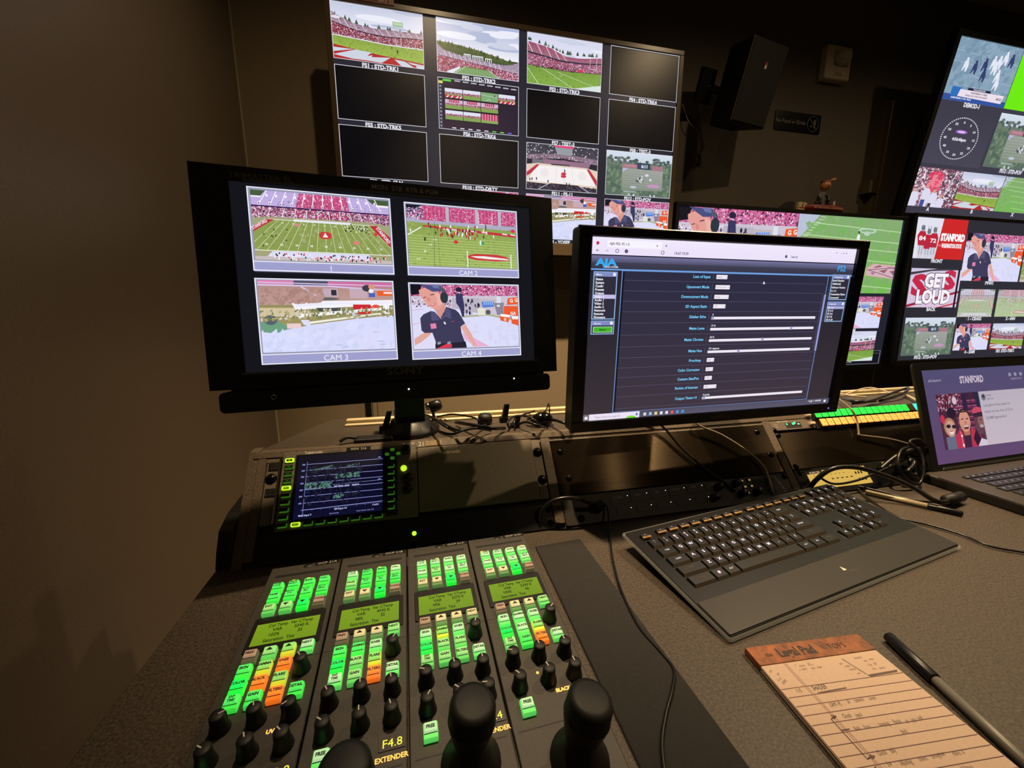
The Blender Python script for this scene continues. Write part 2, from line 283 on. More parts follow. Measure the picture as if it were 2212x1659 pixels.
def pic_wide():                                # camera 1: the whole pitch from the stand opposite
    P = Pic(); P.rect(0, 0, 1, .26, (190, 172, 228), (196, 178, 226)); P.poly([(0, 0), (.1, 0), (.06, .09), (0, .09)], (70, 92, 60)); P.poly([(.83, 0), (1, 0), (1, .10), (.88, .08)], (70, 92, 60)); P.rect(0, .08, .07, .1, (245, 240, 250)); P.rect(.9, .08, 1, .11, (245, 240, 250))
    P.poly([(.33, 0), (.675, 0), (.69, .21), (.30, .21)], (198, 78, 128)); P.dots([(.3, .01), (.69, .01)], [(.3, .2), (.69, .2)], 240, [(225, 130, 170), (160, 60, 100), (240, 200, 225)], .007); P.dots([(.12, .12), (.9, .1)], [(.12, .2), (.9, .2)], 90, [(80, 70, 110), (120, 100, 140)], .007)
    for i in range(13):
        x = .05 + i * .074; tx = x + (.5 - x) * .12; P.line([(tx + .005, 0), (x, .2)], .011, (250, 245, 252)); P.rect(x - .006, .16, x + .008, .20, (250, 245, 252)); P.rect(x - .002, .17, x + .004, .195, (30, 25, 45)); P.rect(tx - .003, .05, tx + .010, .085, (250, 245, 252))
    P.rect(0, .215, 1, .235, (50, 30, 80)); A = [(0, .235), (1, .235)]; B = [(0, .40), (.12, .37), (.85, .36), (1, .40)]; P.band(A, B, (172, 110, 150)); P.rect(.29, .235, .70, .365, (195, 66, 112)); P.dots(A, B, 1500, PINK, .010); [P.line([(x + (.5 - x) * .08, .24), (x, .37)], .01, (240, 225, 240)) for x in (.1, .2, .285, .37, .455, .54, .625, .705, .79, .88)]
    G = [(0, .40), (.12, .37), (.85, .36), (1, .40)]; P.band(G, [(0, 1), (1, 1)], (165, 165, 125)); P.poly([(.10, .405), (.86, .40), (1.0, .60), (1.0, .86), (0, .86), (0, .56)], (142, 158, 84)); P.dots([(.05, .45), (.95, .45)], [(.05, .8), (.95, .8)], 220, [(136, 152, 80), (150, 166, 92), (165, 172, 118)], .02); P.rect(.28, .385, .70, .42, (228, 228, 240))
    for i in range(17):
        t = i / 16; P.line([(.17 + .66 * t, .42), (-.06 + 1.12 * t, .86)], .005, (222, 236, 190))
    for i in range(9): P.text('%d0' % (5 - abs(i - 4)), .08 + i * .105, .77, .028, (240, 245, 235)); P.text('%d0' % (5 - abs(i - 4)), .2 + i * .075, .455, .018, (240, 245, 235))
    P.line([(.1, .41), (.88, .41)], .008, (240, 244, 235)); P.line([(0, .86), (1, .86)], .01, (240, 244, 235))
    P.poly([(.09, .41), (.145, .41), (.0, .60), (0, .52)], (190, 45, 60)); P.poly([(.84, .41), (.895, .41), (1, .58), (1, .74)], (190, 45, 60)); P.text('STANFORD', .045, .49, .045, (240, 235, 240), ang=.62, sx=.7); P.text('STANFORD', .945, .55, .05, (240, 235, 240), ang=-.95, sx=.8)
    P.poly([(.455, .575), (.475, .55), (.525, .55), (.545, .575), (.545, .63), (.525, .655), (.475, .655), (.455, .63)], (205, 60, 62)); P.poly([(.48, .63), (.5, .56), (.52, .63)], (240, 240, 235)); P.ell(.30, .47, .018, .02, (215, 140, 140)); P.ell(.73, .69, .025, .03, (220, 130, 130)); P.ell(.885, .54, .014, .03, (205, 70, 65))
    for _ in range(40): P.ell(rng.normal(.76, .05), rng.normal(.48, .035), .004, .012, [(35, 45, 45), (235, 235, 235), (60, 70, 50)][rng.integers(3)])
    for x, y in ((.12, .65), (.13, .66), (.15, .645), (.07, .63), (.14, .56), (.23, .55), (.22, .71), (.06, .8)): P.ell(x, y, .004, .016, (50, 70, 40))
    P.poly([(.12, .87), (.82, .87), (.86, .95), (.08, .95)], (222, 220, 244)); P.rect(.0, .95, 1, 1, (200, 190, 190)); [P.ell(rng.uniform(.1, .95), rng.uniform(.9, .99), .005, .015, [(40, 35, 50), (230, 90, 100), (240, 240, 250)][rng.integers(3)]) for _ in range(120)]; return P
def pic_cam2():
    P = Pic(); P.rect(0, 0, 1, .24, (196, 70, 122), (190, 72, 120)); P.dots([(.1, .0), (1, 0)], [(.1, .24), (1, .24)], 900, [(215, 110, 155), (160, 50, 90), (235, 190, 220), (205, 85, 135)], .009); P.poly([(0, 0), (.14, 0), (.08, .1), (.02, .16), (0, .16)], (25, 25, 40)); P.dots([(0, .06), (.14, .02)], [(0, .25), (.14, .22)], 260, [(225, 215, 240), (60, 50, 90), (170, 110, 150)], .012)
    for x in (.34, .61, .83): P.rect(x, 0, x + .03, .27, (190, 182, 200))
    [P.line([(x, 0), (x, .22)], .005, (225, 150, 190)) for x in np.arange(.18, 1, .035)]; P.poly([(0, .22), (.12, .24), (1, .26), (1, .33), (.1, .30), (0, .28)], (175, 172, 196)); grass(P, [(0, .28), (.12, .29), (1, .33)], [(0, 1), (1, 1)], (142, 164, 84), 260)
    P.poly([(.14, .325), (1, .39), (1, .44), (.13, .35)], (196, 52, 62)); [P.poly([(a, .34 + a * .045), (a + .05, .342 + a * .05), (a + .06, .365 + a * .05), (a + .01, .362 + a * .045)], (235, 225, 232)) for a in (.31, .38, .47, .56, .66, .86, .94)]; P.line([(.0, .50), (.12, .36)], .016, (245, 248, 245))
    for i in range(13): P.line([(0, .50 + i * .045), (1, .53 + i * .045)], .005, (214, 230, 160))
    for _ in range(60):
        x = rng.normal(.46, .13); y = rng.normal(.42, .05); P.ell(x, y, .006, .03, [(190, 40, 50), (235, 235, 240), (50, 60, 60), (150, 40, 45)][rng.integers(4)])
    P.ell(.145, .56, .007, .035, (40, 60, 40)); P.ell(.65, .57, .01, .04, (225, 240, 235)); P.ell(.67, .575, .014, .03, (60, 165, 90)); P.ell(.42, .58, .022, .03, (215, 60, 65)); P.ell(.97, .33, .022, .03, (226, 50, 90)); [P.text(t, x, y, .03, (235, 240, 225)) for t, x, y in (('3 0', .23, .56), ('4 0', .19, .65), ('30', .14, .76), ('4 0', .08, .89))]
    P.poly([(.52, .80), (.6, .765), (.8, .765), (.9, .8), (.93, .86), (.8, .885), (.6, .875), (.52, .84)], (200, 62, 66)); P.poly([(.55, .81), (.68, .80), (.90, .83), (.92, .855), (.72, .85), (.6, .835)], (242, 236, 232)); P.line([(.235, .26), (.215, 1)], .006, (70, 80, 60)); P.line([(.26, .28), (.265, 1)], .004, (90, 110, 70)); P.line([(.52, .72), (.52, 1)], .014, (245, 248, 250)); P.line([(.94, .75), (.94, 1)], .014, (245, 248, 250)); P.line([(.64, .05), (.64, .25), (.77, .25), (.77, .05)], .008, (250, 230, 245)); P.line([(.705, .25), (.705, .35)], .02, (120, 60, 80)); return P
def speckle(P, A, B, cols, n=260, sz=.03, amp=10):
    P.dots(A, B, n, [tuple(int(min(255, max(0, c + d))) for c in k) for k in cols for d in (-amp, -amp // 2, amp // 2, amp)], sz)
def pic_bench():
    P = Pic(); P.rect(0, 0, 1, .35, (178, 138, 130), (192, 158, 150)); P.rect(0, 0, .25, .05, (225, 130, 180)); P.rect(.25, 0, .5, .06, (80, 78, 96)); P.rect(.5, 0, 1, .07, (208, 110, 160)); P.line([(0, .065), (.5, .07), (1, .12)], .022, (212, 196, 236)); P.line([(0, .03), (1, .05)], .014, (215, 200, 236)); P.line([(.3, .08), (.42, .22)], .02, (214, 200, 226)); P.rect(.46, .1, .57, .22, (196, 170, 186)); P.rect(.66, .1, .80, .24, (200, 170, 184)); P.rect(.52, .12, .56, .20, (50, 50, 60))
    P.ell(.48, .25, .10, .02, (92, 98, 104)); P.ell(.80, .09, .04, .05, (62, 58, 70)); P.ell(.835, .07, .025, .04, (220, 150, 130)); P.ell(.83, .13, .02, .03, (240, 240, 240)); P.rect(.81, .16, .86, .22, (72, 98, 200)); P.rect(.88, .12, 1, .20, (236, 96, 40)); P.rect(.93, .14, 1, .17, (250, 225, 225)); P.rect(0, .34, 1, .66, (150, 142, 92), (160, 150, 100)); P.rect(0, .38, .3, .5, (212, 196, 160))
    P.poly([(.22, .30), (.5, .28), (1, .26), (1, .34), (.6, .37), (.25, .41)], (246, 244, 252)); P.rect(.40, .38, .60, .43, (68, 76, 76)); P.rect(.68, .33, .82, .47, (206, 40, 52)); P.ell(.86, .36, .03, .03, (230, 80, 70)); P.poly([(.25, .47), (.95, .37), (.97, .40), (.27, .52)], (248, 248, 252)); P.poly([(.33, .58), (.95, .44), (.95, .46), (.34, .61)], (240, 240, 228)); P.poly([(.28, .55), (.34, .55), (.355, .65), (.30, .62)], (222, 222, 244)); P.poly([(.66, .43), (.70, .43), (.715, .54), (.68, .53)], (212, 212, 240)); P.rect(.92, .33, .97, .47, (244, 244, 252))
    P.poly([(0, .72), (.14, .70), (.36, .62), (.7, .54), (1, .49), (1, 1), (0, 1)], [(216, 220, 252)] * 5 + [(222, 220, 250), (212, 220, 255)]); P.poly([(0, .58), (.12, .56), (.2, .66), (.1, .74), (.0, .71)], (110, 160, 130)); P.ell(.07, .55, .045, .07, (88, 100, 112)); P.rect(.18, .60, .28, .67, (236, 206, 206)); speckle(P, [(0, .75), (1, .55)], [(0, .99), (1, .99)], [(216, 220, 252)], 120, .05, 5); speckle(P, [(.02, .12), (.45, .12)], [(.02, .32), (.45, .3)], [(180, 142, 134)], 200, .03, 10); speckle(P, [(0, .42), (1, .38)], [(0, .56), (.95, .5)], [(170, 160, 110), (120, 124, 84), (214, 206, 190)], 160, .02, 8); P.poly([(.25, .33), (.5, .30), (1, .29), (1, .31), (.5, .335), (.25, .37)], (236, 236, 250)); [P.ell(x, y, .03, .008, (190, 195, 228)) for x, y in ((.85, .74), (.88, .88), (.9, .93), (.6, .95), (.55, .92))]; return P
def woman(P, S=lambda p: p):
    q = lambda pts, col: P.poly([S(p) for p in pts], col)
    q([(.08, .76), (.16, .72), (.15, .78), (.07, .89), (.01, .94), (.01, .84)], (226, 168, 152)); q([(.43, .67), (.475, .62), (.53, .78), (.555, .90), (.58, .985), (.54, .985), (.525, .92)], (228, 170, 156)); q([(.195, .36), (.29, .30), (.315, .50), (.25, .56)], (214, 152, 142))
    q([(.07, .52), (.10, .46), (.165, .41), (.20, .42), (.255, .54), (.305, .345), (.39, .39), (.42, .44), (.475, .61), (.43, .66), (.435, .76), (.48, 1), (.19, 1), (.195, .89), (.17, .75), (.10, .75), (.075, .71)], (62, 60, 90))
    q([(.165, .42), (.20, .42), (.245, .55), (.17, .56)], (84, 82, 122)); q([(.305, .36), (.345, .40), (.345, .54), (.30, .50), (.255, .55)], (84, 82, 122)); q([(.28, .43), (.30, .44), (.262, .53), (.252, .52)], (72, 66, 92)); q([(.275, .58), (.29, .58), (.297, .62), (.282, .62)], (238, 236, 240)); q([(.155, .61), (.205, .60), (.21, .68), (.16, .69)], (226, 132, 178)); q([(.345, .58), (.375, .565), (.36, .585)], (230, 80, 100)); q([(.19, .93), (.47, .90), (.48, 1), (.19, 1)], (38, 36, 52)); q([(.20, 1), (.29, .93), (.34, .93), (.34, .99), (.25, 1)], (214, 60, 84)); [q([(a, .90), (a + .03, .89), (a + .03, .93), (a, .94)], (150, 152, 172)) for a in (.21, .30)]
    q([(0, 0), (.11, 0), (.09, .05), (.075, .15), (.01, .165), (0, .14)], (22, 20, 32)); q([(.07, .09), (.13, .04), (.24, .09), (.262, .21), (.285, .31), (.25, .38), (.20, .385), (.15, .335), (.112, .25), (.076, .16)], (228, 160, 150)); q([(.20, .12), (.255, .15), (.27, .30), (.235, .33), (.225, .2)], (238, 178, 166)); q([(.075, .0), (.27, .02), (.265, .105), (.19, .11), (.13, .055)], (74, 80, 128)); q([(.18, .0), (.27, .01), (.27, .06), (.2, .05)], (110, 118, 170))
    q([(.165, .155), (.205, .14), (.205, .155), (.17, .168)], (110, 66, 74)); q([(.105, .20), (.13, .185), (.132, .197), (.108, .212)], (120, 70, 78)); q([(.135, .2), (.155, .195), (.172, .25), (.145, .265)], (214, 140, 134)); q([(.165, .315), (.20, .29), (.215, .295), (.195, .325), (.17, .33)], (196, 84, 108)); q([(.172, .312), (.2, .297), (.205, .303), (.178, .32)], (240, 230, 230)); q([(.245, .02), (.268, .02), (.30, .12), (.28, .13)], (70, 92, 104)); P.poly([S((.292 + .036 * math.cos(t), .20 + .09 * math.sin(t))) for t in np.linspace(0, 6.1, 14)], (42, 56, 66))
def sideline(P):
    P.rect(0, 0, 1, .22, (206, 110, 160), (200, 120, 165)); P.dots([(0, 0), (1, 0)], [(0, .22), (1, .2)], 700, [(230, 120, 175), (120, 50, 90), (240, 210, 230), (60, 40, 70), (200, 70, 110)], .013); P.poly([(0, .18), (1, .16), (1, .5), (0, .5)], (206, 196, 214)); P.poly([(.36, .2), (.62, .2), (.62, .5), (.36, .5)], (188, 180, 196)); P.poly([(0, .30), (.35, .36), (1, .58), (1, 1), (0, 1)], [(220, 220, 248), (222, 222, 250), (214, 220, 250), (218, 222, 252), (224, 220, 246)]); P.line([(.3, .52), (.7, .47), (1, .58)], .03, (178, 178, 140)); speckle(P, [(.3, .55), (1, .66)], [(.3, .98), (1, .98)], [(219, 219, 249)], 140, .05, 4); P.dots([(0, .2), (.36, .2)], [(0, .34), (.36, .34)], 160, [(240, 225, 240), (70, 60, 90), (180, 130, 160), (220, 205, 225)], .014); P.poly([(.45, .75), (.70, .99), (.56, .99), (.46, .85)], (232, 176, 212)); P.line([(0, .40), (.1, .38)], .008, (225, 160, 200)); P.line([(0, .62), (.08, .58)], .008, (225, 160, 200))
    P.rect(.62, .22, .78, .35, (196, 184, 190)); P.poly([(.64, .26), (.76, .25), (.76, .34), (.65, .36)], (90, 130, 214)); [P.rect(.66 + i * .02, .245, .672 + i * .02, .31, (150, 184, 240)) for i in range(5)]
    P.poly([(.76, .28), (.86, .27), (.85, .46), (.79, .48)], (140, 134, 154)); P.rect(.79, .31, .82, .34, (230, 230, 240)); P.rect(.79, .17, .83, .28, (220, 224, 234)); P.ell(.43, .07, .03, .04, (40, 36, 60)); P.poly([(.40, .14), (.46, .13), (.475, .32), (.47, .50), (.45, .50), (.43, .36), (.40, .28)], (58, 56, 96))
    for _ in range(26): P.ell(rng.uniform(.48, .62), rng.uniform(.24, .46), .010, .03, [(30, 28, 44), (70, 66, 90), (190, 180, 200)][rng.integers(3)])
    P.rect(.60, .36, .67, .48, (228, 228, 214)); P.ell(.70, .43, .025, .04, (84, 92, 92))
    for q in ([(.90, .20), (1, .18), (1, .30), (.89, .31)], [(.86, .33), (1, .33), (1, .50), (.85, .46)], [(.81, .48), (.91, .50), (.90, .60), (.82, .57)], [(.93, .52), (1, .52), (1, .66), (.93, .62)]): P.poly(q, (236, 92, 48))
    P.poly([(.82, .46), (.92, .48), (.91, .52), (.82, .50)], (250, 244, 244)); P.poly([(.93, .50), (1, .50), (1, .55), (.94, .55)], (250, 244, 244)); P.text('G', .935, .24, .06, (255, 245, 240)); P.text('G', .985, .23, .06, (255, 245, 240)); P.text('GA', .95, .45, .05, (255, 245, 240)); P.text('G', .865, .55, .045, (255, 245, 240))
def pic_woman():
    P = Pic(); sideline(P); woman(P); return P
def pic_pgm():
    P = Pic(); sideline(P); woman(P, lambda p: (p[0] * 1.7 - .02, p[1] * 1.9 - .05)); return P
def pic_basket():
    P = Pic(); P.rect(0, 0, 1, .25, (60, 60, 72), (74, 70, 84)); P.dots([(0, 0), (1, 0)], [(0, .22), (1, .22)], 260, [(44, 44, 54), (96, 90, 104), (230, 230, 236), (80, 76, 90)], .014); P.band([(0, .25), (.5, .18), (1, .25)], [(0, .36), (.5, .30), (1, .38)], (140, 116, 136)); P.dots([(0, .24), (1, .24)], [(0, .33), (1, .34)], 260, DIM, .012); P.band([(0, .35), (.5, .28), (1, .37)], [(0, .37), (.5, .31), (1, .40)], (40, 36, 46)); P.poly([(.22, .32), (.90, .34), (.86, .48), (.24, .44)], (150, 112, 136)); P.rect(.08, .34, .24, .46, (120, 114, 124)); P.poly([(.38, .02), (.64, .03), (.62, .21), (.42, .20)], (150, 154, 164)); P.poly([(.37, .0), (.66, .01), (.64, .06), (.4, .05)], (224, 70, 120))
    P.poly([(0, .46), (.16, .42), (.84, .45), (1, .5), (1, 1), (0, 1)], (226, 206, 190)); P.poly([(.14, .46), (.84, .48), (.98, .84), (.02, .82)], (244, 240, 240)); P.poly([(.14, .45), (.18, .45), (.06, .66), (0, .72), (0, .64)], (190, 50, 70)); P.poly([(.84, .47), (.88, .48), (1, .72), (1, .86)], (190, 50, 70)); P.text('S', .52, .64, .10, (206, 44, 66), bold=.09, sx=1.7); P.line([(.52, .46), (.53, .82)], .004, (120, 110, 120)); P.line([(.42, .46), (.40, .80)], .003, (150, 140, 150)); P.line([(.62, .47), (.66, .82)], .003, (150, 140, 150)); P.ell(.25, .62, .06, .09, (236, 230, 232)); P.ell(.78, .64, .06, .09, (236, 230, 232))
    P.poly([(0, .84), (.3, .86), (.34, .84), (.72, .85), (.76, .88), (1, .9), (1, 1), (0, 1)], (52, 46, 58)); P.dots([(0, .87), (1, .88)], [(0, .99), (1, .99)], 200, [(80, 70, 88), (36, 32, 44), (110, 96, 112)], .014); P.line([(.17, .98), (.3, .86)], .02, (170, 178, 196)); P.line([(.75, .87), (.9, 1)], .02, (170, 178, 196)); [P.ell(x, y, .008, .035, (50, 52, 60)) for x, y in ((.05, .78), (.08, .77), (.14, .76), (.3, .80), (.56, .83), (.6, .84), (.53, .55))]; P.rect(.34, .41, .60, .44, (70, 64, 72)); return P
def pic_board():
    P = Pic(); P.rect(0, 0, 1, .35, (214, 224, 238), (196, 208, 222)); P.rect(0, .22, 1, 1, (104, 126, 108), (92, 110, 100)); P.dots([(0, .15), (.2, .25), (.7, .25), (1, .18)], [(0, .95), (1, .95)], 300, [(96, 118, 98), (120, 140, 116), (84, 104, 92)], .05)
    for _ in range(46): x = rng.choice([rng.normal(.05, .05), rng.normal(.2, .05), rng.normal(.40, .05), rng.normal(.75, .06), rng.normal(.92, .06)]); P.ell(x, rng.uniform(.12, .26), .028, .03, [(92, 104, 104), (76, 92, 92), (112, 122, 120)][rng.integers(3)])
    P.rect(.24, .27, .49, .36, (168, 120, 136)); P.text('STANFORD', .36, .31, .04, (200, 150, 160)); P.rect(.69, .27, .86, .38, (168, 120, 136)); P.rect(.47, .23, .66, .37, (50, 60, 84)); P.rect(.49, .25, .64, .35, (70, 80, 104)); P.text('6:11', .575, .30, .075, (240, 246, 255)); P.poly([(.24, .36), (.87, .38), (.87, .84), (.24, .88)], [(150, 158, 150), (160, 160, 158), (140, 146, 138), (128, 142, 124)]); [P.line([(.25, .40 + i * .055), (.86, .41 + i * .052)], .004, (190, 200, 190)) for i in range(8)]; P.poly([(.25, .37), (.33, .37), (.25, .46)], (190, 180, 226)); [P.ell(rng.normal(.52, .03), rng.normal(.62, .03), .010, .02, [(40, 46, 60), (220, 224, 234)][rng.integers(2)]) for _ in range(14)]; P.ell(.62, .5, .03, .03, (212, 214, 230)); P.ell(.68, .6, .02, .03, (214, 214, 230)); P.ell(.73, .74, .10, .045, (196, 150, 190)); P.ell(.42, .79, .05, .03, (186, 196, 214)); P.text('UNIVERSITY CHAMPIONS', .37, .90, .028, (200, 210, 222), sx=.8); [P.poly([(x, .94), (x + .02, .94), (x + .03, 1), (x, 1)], (196, 208, 210)) for x in (.35, .42, .68, .74)]; return P
def pic_replay():
    P = Pic(); P.rect(0, 0, 1, 1, (38, 32, 48), (44, 30, 52)); P.rect(.0, .0, 1, .05, (30, 28, 38)); P.rect(.06, .02, .16, .06, (90, 210, 70)); [P.rect(.2 + i * .1, .02 + i * .004, .27 + i * .1, .045 + i * .004, (180, 180, 190)) for i in range(8)]; P.rect(.01, .06, .06, .11, (220, 205, 120)); P.rect(.01, .12, .05, .98, (60, 58, 78)); [P.rect(.02, .15 + i * .07, .04, .18 + i * .07, (150, 150, 170)) for i in range(12)]
    a, b, c, d, e = pic_mini('z'), pic_mini('g'), pic_mini('p'), pic_mini('w'), pic_mini('c'); R_ = [[a, e, b, a], [d, d, d], [e, e, c]]
    for i, r in enumerate(R_):
        for j, p in enumerate(r): P.rect(.08 + j * .22, .16 + i * .215, .30 + j * .22, .185 + i * .215, (26, 24, 32)); P.sub(p, .082 + j * .22, .19 + i * .215, .295 + j * .22, .37 + i * .215)
    [P.rect(.16 + i * .1, .95, .21 + i * .1, .97, [(220, 220, 230), (110, 220, 80), (110, 110, 240)][(i > 4) + (i > 6)]) for i in range(8)]; return P
def pic_mini(k):
    P = Pic(); P.rect(0, 0, 1, .4, (222, 224, 240)); P.rect(0, .4, 1, .6, (170, 110, 130)); P.dots([(0, .36), (1, .36)], [(0, .6), (1, .6)], 60, PINK, .05); P.rect(0, .6, 1, 1, (130, 160, 84))
    if k == 'g': P.rect(0, 0, 1, 1, (128, 170, 120)); P.line([(0, .3), (1, .45)], .03, (220, 235, 220)); P.line([(.3, .9), (.45, .7), (.6, .9)], .03, (230, 240, 230)); P.ell(.8, .3, .03, .1, (30, 40, 30))
    if k == 'z': P.rect(0, .7, 1, 1, (190, 50, 56)); [P.poly([(x, 1), (x + .12, .74), (x + .2, .74), (x + .1, 1)], (225, 225, 235)) for x in (.05, .3, .6, .8)]
    if k == 'p': P.rect(0, 0, 1, .7, (190, 60, 100)); [P.line([(x, 0), (x, .7)], .04, (240, 230, 240)) for x in np.arange(.08, 1, .16)]; P.rect(0, .7, 1, 1, (140, 166, 92))
    if k == 'w': P.rect(0, 0, 1, .35, (200, 170, 200)); P.rect(.2, 0, .8, .35, (190, 70, 110)); [P.line([(x, 0), (x, .35)], .03, (240, 230, 240)) for x in np.arange(.08, 1, .12)]
    return P
def pic_crowdfans():
    P = Pic(1.3); P.rect(0, 0, 1, 1, (140, 110, 124)); P.dots([(0, 0), (1, 0)], [(0, 1), (1, 1)], 900, [(220, 206, 222), (120, 60, 80), (70, 56, 70), (200, 120, 150), (240, 234, 244), (90, 70, 80)], .03); P.dots([(.3, .1), (.6, .1)], [(.3, .6), (.6, .6)], 90, [(226, 90, 120), (240, 130, 150), (210, 60, 90)], .05)
    for x, y in ((.1, .62), (.34, .52), (.52, .62), (.7, .75)): P.poly([(x - .09, y + .1), (x - .05, y), (x + .05, y), (x + .1, y + .1), (x + .08, 1), (x - .08, 1)], (222, 218, 240)); P.ell(x, y - .04, .035, .05, (206, 160, 150))
    P.rect(.27, .82, .36, 1, (64, 84, 150)); P.rect(.45, .9, .52, 1, (60, 56, 60)); return P
def pic_demod():
    P = Pic(1.25); P.rect(0, 0, 1, 1, (128, 156, 178), (136, 164, 186)); [P.line([(0, .2 + i * .17), (1, .28 + i * .17)], .006, (180, 200, 216)) for i in range(4)]; P.dots([(0, 0), (1, 0)], [(0, .8), (1, .8)], 120, [(120, 148, 170), (140, 166, 188)], .05)
    for x, y, c in ((.22, .40, 0), (.36, .42, 1), (.50, .36, 1), (.62, .3, 0), (.52, .52, 1), (.74, .5, 0), (.76, .62, 0), (.70, .28, 0), (.78, .2, 0), (.88, .22, 1), (.66, .38, 0)):
        k = ((226, 230, 244), (52, 62, 110))[c]; P.poly([(x - .03, y - .05), (x + .02, y - .06), (x + .035, y + .03), (x + .02, y + .12), (x, y + .12), (x - .01, y + .04), (x - .04, y + .12), (x - .05, y + .11)], k); P.ell(x, y - .08, .018, .03, k)
    P.rect(0, .90, 1, 1, (50, 84, 160)); P.rect(.12, .77, .26, .92, (44, 112, 190)); P.poly([(.25, .80), (.95, .80), (.93, .94), (.23, .92)], (236, 224, 236)); P.rect(.36, .76, .72, .80, (26, 34, 72)); P.text('TOUCHDOWN', .54, .78, .025, (230, 230, 240)); P.text('CALIFORNIA 17 YARD', .55, .835, .03, (90, 60, 90), sx=.8); P.text('RUSHES & GOAL TO END OF 3RD QUARTER', .52, .885, .026, (110, 90, 120), sx=.6); P.text('ACC', .88, .87, .04, (40, 30, 50)); P.text('GAME BREAK 0 0 00  FINAL', .3, .95, .03, (220, 230, 250), sx=.8); return P
def pic_clock():
    P = Pic(1.1); P.rect(0, 0, 1, 1, (62, 60, 74), (72, 70, 86))
    for i in range(60): a = i / 60 * 2 * math.pi; P.ell(.5 + .30 * math.sin(a), .52 - .33 * 1.1 * math.cos(a), .009, .011, (240, 240, 246), 8)
    for i in range(12): a = i / 12 * 2 * math.pi; P.text('%d' % (i * 5), .5 + .235 * math.sin(a), .52 - .285 * math.cos(a), .04, (236, 236, 244), bold=.02)
    P.ell(.5, .40, .10, .035, (150, 90, 190)); P.ell(.5, .40, .07, .02, (214, 190, 236)); P.text('4:56:46pm', .5, .53, .055, (240, 240, 246), sx=.8); return P
def pic_front():
    P = Pic(1.2); P.rect(0, 0, 1, 1, (226, 226, 240)); P.poly([(.52, 0), (1, 0), (1, 1), (.44, 1)], (206, 40, 42))
    for x, y in ((.15, .38), (.27, .46), (.38, .42)): P.poly([(x - .09, y + .06), (x - .05, y - .05), (x + .05, y - .05), (x + .08, y + .06), (x + .07, y + .3), (x - .06, y + .3)], (196, 34, 60)); P.ell(x, y - .13, .035, .07, (120, 124, 134)); P.poly([(x - .06, y + .3), (x + .07, y + .3), (x + .05, 1), (x - .05, 1)], (208, 208, 222)); [P.line([(x + d, .2), (x + d, .9)], .008, (70, 72, 84)) for d in (-.02, .03)]
    P.text('84', .16, .50, .11, (245, 240, 245)); P.text('72', .37, .55, .10, (245, 240, 245)); P.text('STANFORD', .745, .45, .17, (248, 246, 250), bold=.07, sx=.46); P.text('WASHINGTON STATE', .74, .66, .10, (248, 240, 244), bold=.06, sx=.34); P.text('VS', .5, .66, .05, (240, 140, 140)); return P
def pic_loud():
    P = Pic(1.2); P.rect(0, 0, 1, 1, (206, 200, 226), (220, 196, 220)); P.poly([(0, .1), (.5, 0), (1, 0), (1, .02), (.4, .06), (0, .17)], (70, 60, 72)); P.text('S', .20, .42, .5, (196, 40, 74), bold=.06); P.text('S', .78, .28, .45, (200, 44, 78), bold=.06); P.poly([(0, .93), (1, .56), (1, .62), (0, 1)], (160, 40, 70)); P.poly([(.6, 1), (1, .86), (1, .9), (.7, 1)], (206, 50, 70)); P.rect(.93, 0, .97, 1, (26, 24, 40))
    for t, y, x in (('GET', .30, .52), ('LOUD', .72, .50)): P.text(t, x, y, .34, (70, 60, 80), bold=.085, sx=.62); P.text(t, x, y, .34, (248, 242, 250), bold=.05, sx=.62)
    return P
def pic_field():
    P = Pic(); P.rect(0, 0, 1, 1, (136, 170, 118), (118, 186, 84)); P.poly([(0, 0), (.19, 0), (.0, .34)], (186, 194, 216)); P.dots([(0, 0), (1, 0)], [(0, 1), (1, 1)], 200, [(132, 172, 112), (140, 176, 120), (120, 180, 96)], .04)
    [P.line([(x - .02, y), (1, y + .06)], .010, (190, 226, 170)) for x, y in ((.16, .10), (.07, .25), (.2, .37), (.3, .52), (.35, .68), (.4, .87))]; [P.line([(.2 - i * .02, .02 + i * .035), (.24 - i * .02, .022 + i * .035)], .008, (210, 230, 200)) for i in range(9)]; P.ell(.66, .165, .09, .035, (190, 214, 196)); P.ell(.66, .165, .07, .018, (140, 176, 128)); P.ell(.66, .20, .03, .03, (184, 210, 190))
    P.poly([(.70, .66), (.77, .59), (1, .61), (1, .80), (.70, .76)], (196, 170, 140)); P.poly([(.72, .66), (.78, .60), (1, .62), (1, .79), (.72, .75)], (214, 178, 190)); [P.poly(q, (150, 96, 110)) for q in ([(.78, .64), (.84, .61), (.87, .63), (.8, .65)], [(.9, .63), (1, .64), (1, .66)], [(.84, .69), (.93, .66), (.9, .72)], [(.75, .72), (.8, .71), (.79, .74)], [(.95, .69), (1, .68), (1, .75)])]; P.line([(.72, .68), (1, .64)], .01, (140, 96, 110)); P.line([(.73, .68), (1, .78)], .01, (140, 96, 110))
    for x, y in ((.58, .26), (.64, .42)): P.ell(x, y, .015, .05, (236, 240, 244)); P.ell(x, y - .07, .009, .02, (60, 70, 60)); P.poly([(x - .01, y + .04), (x + .012, y + .04), (x + .018, y + .11), (x - .016, y + .11)], (190, 60, 50) if y > .3 else (236, 240, 244)); P.ell(x + .02, y + .13, .012, .015, (230, 246, 200))
    return P
def pic_washcam(k):
    P = pic_wide() if k == 1 else pic_cam2(); P.c = [tuple(.55 * a + .45 * b for a, b in zip(c, (.55, .62, .55))) for c in P.c]; return P
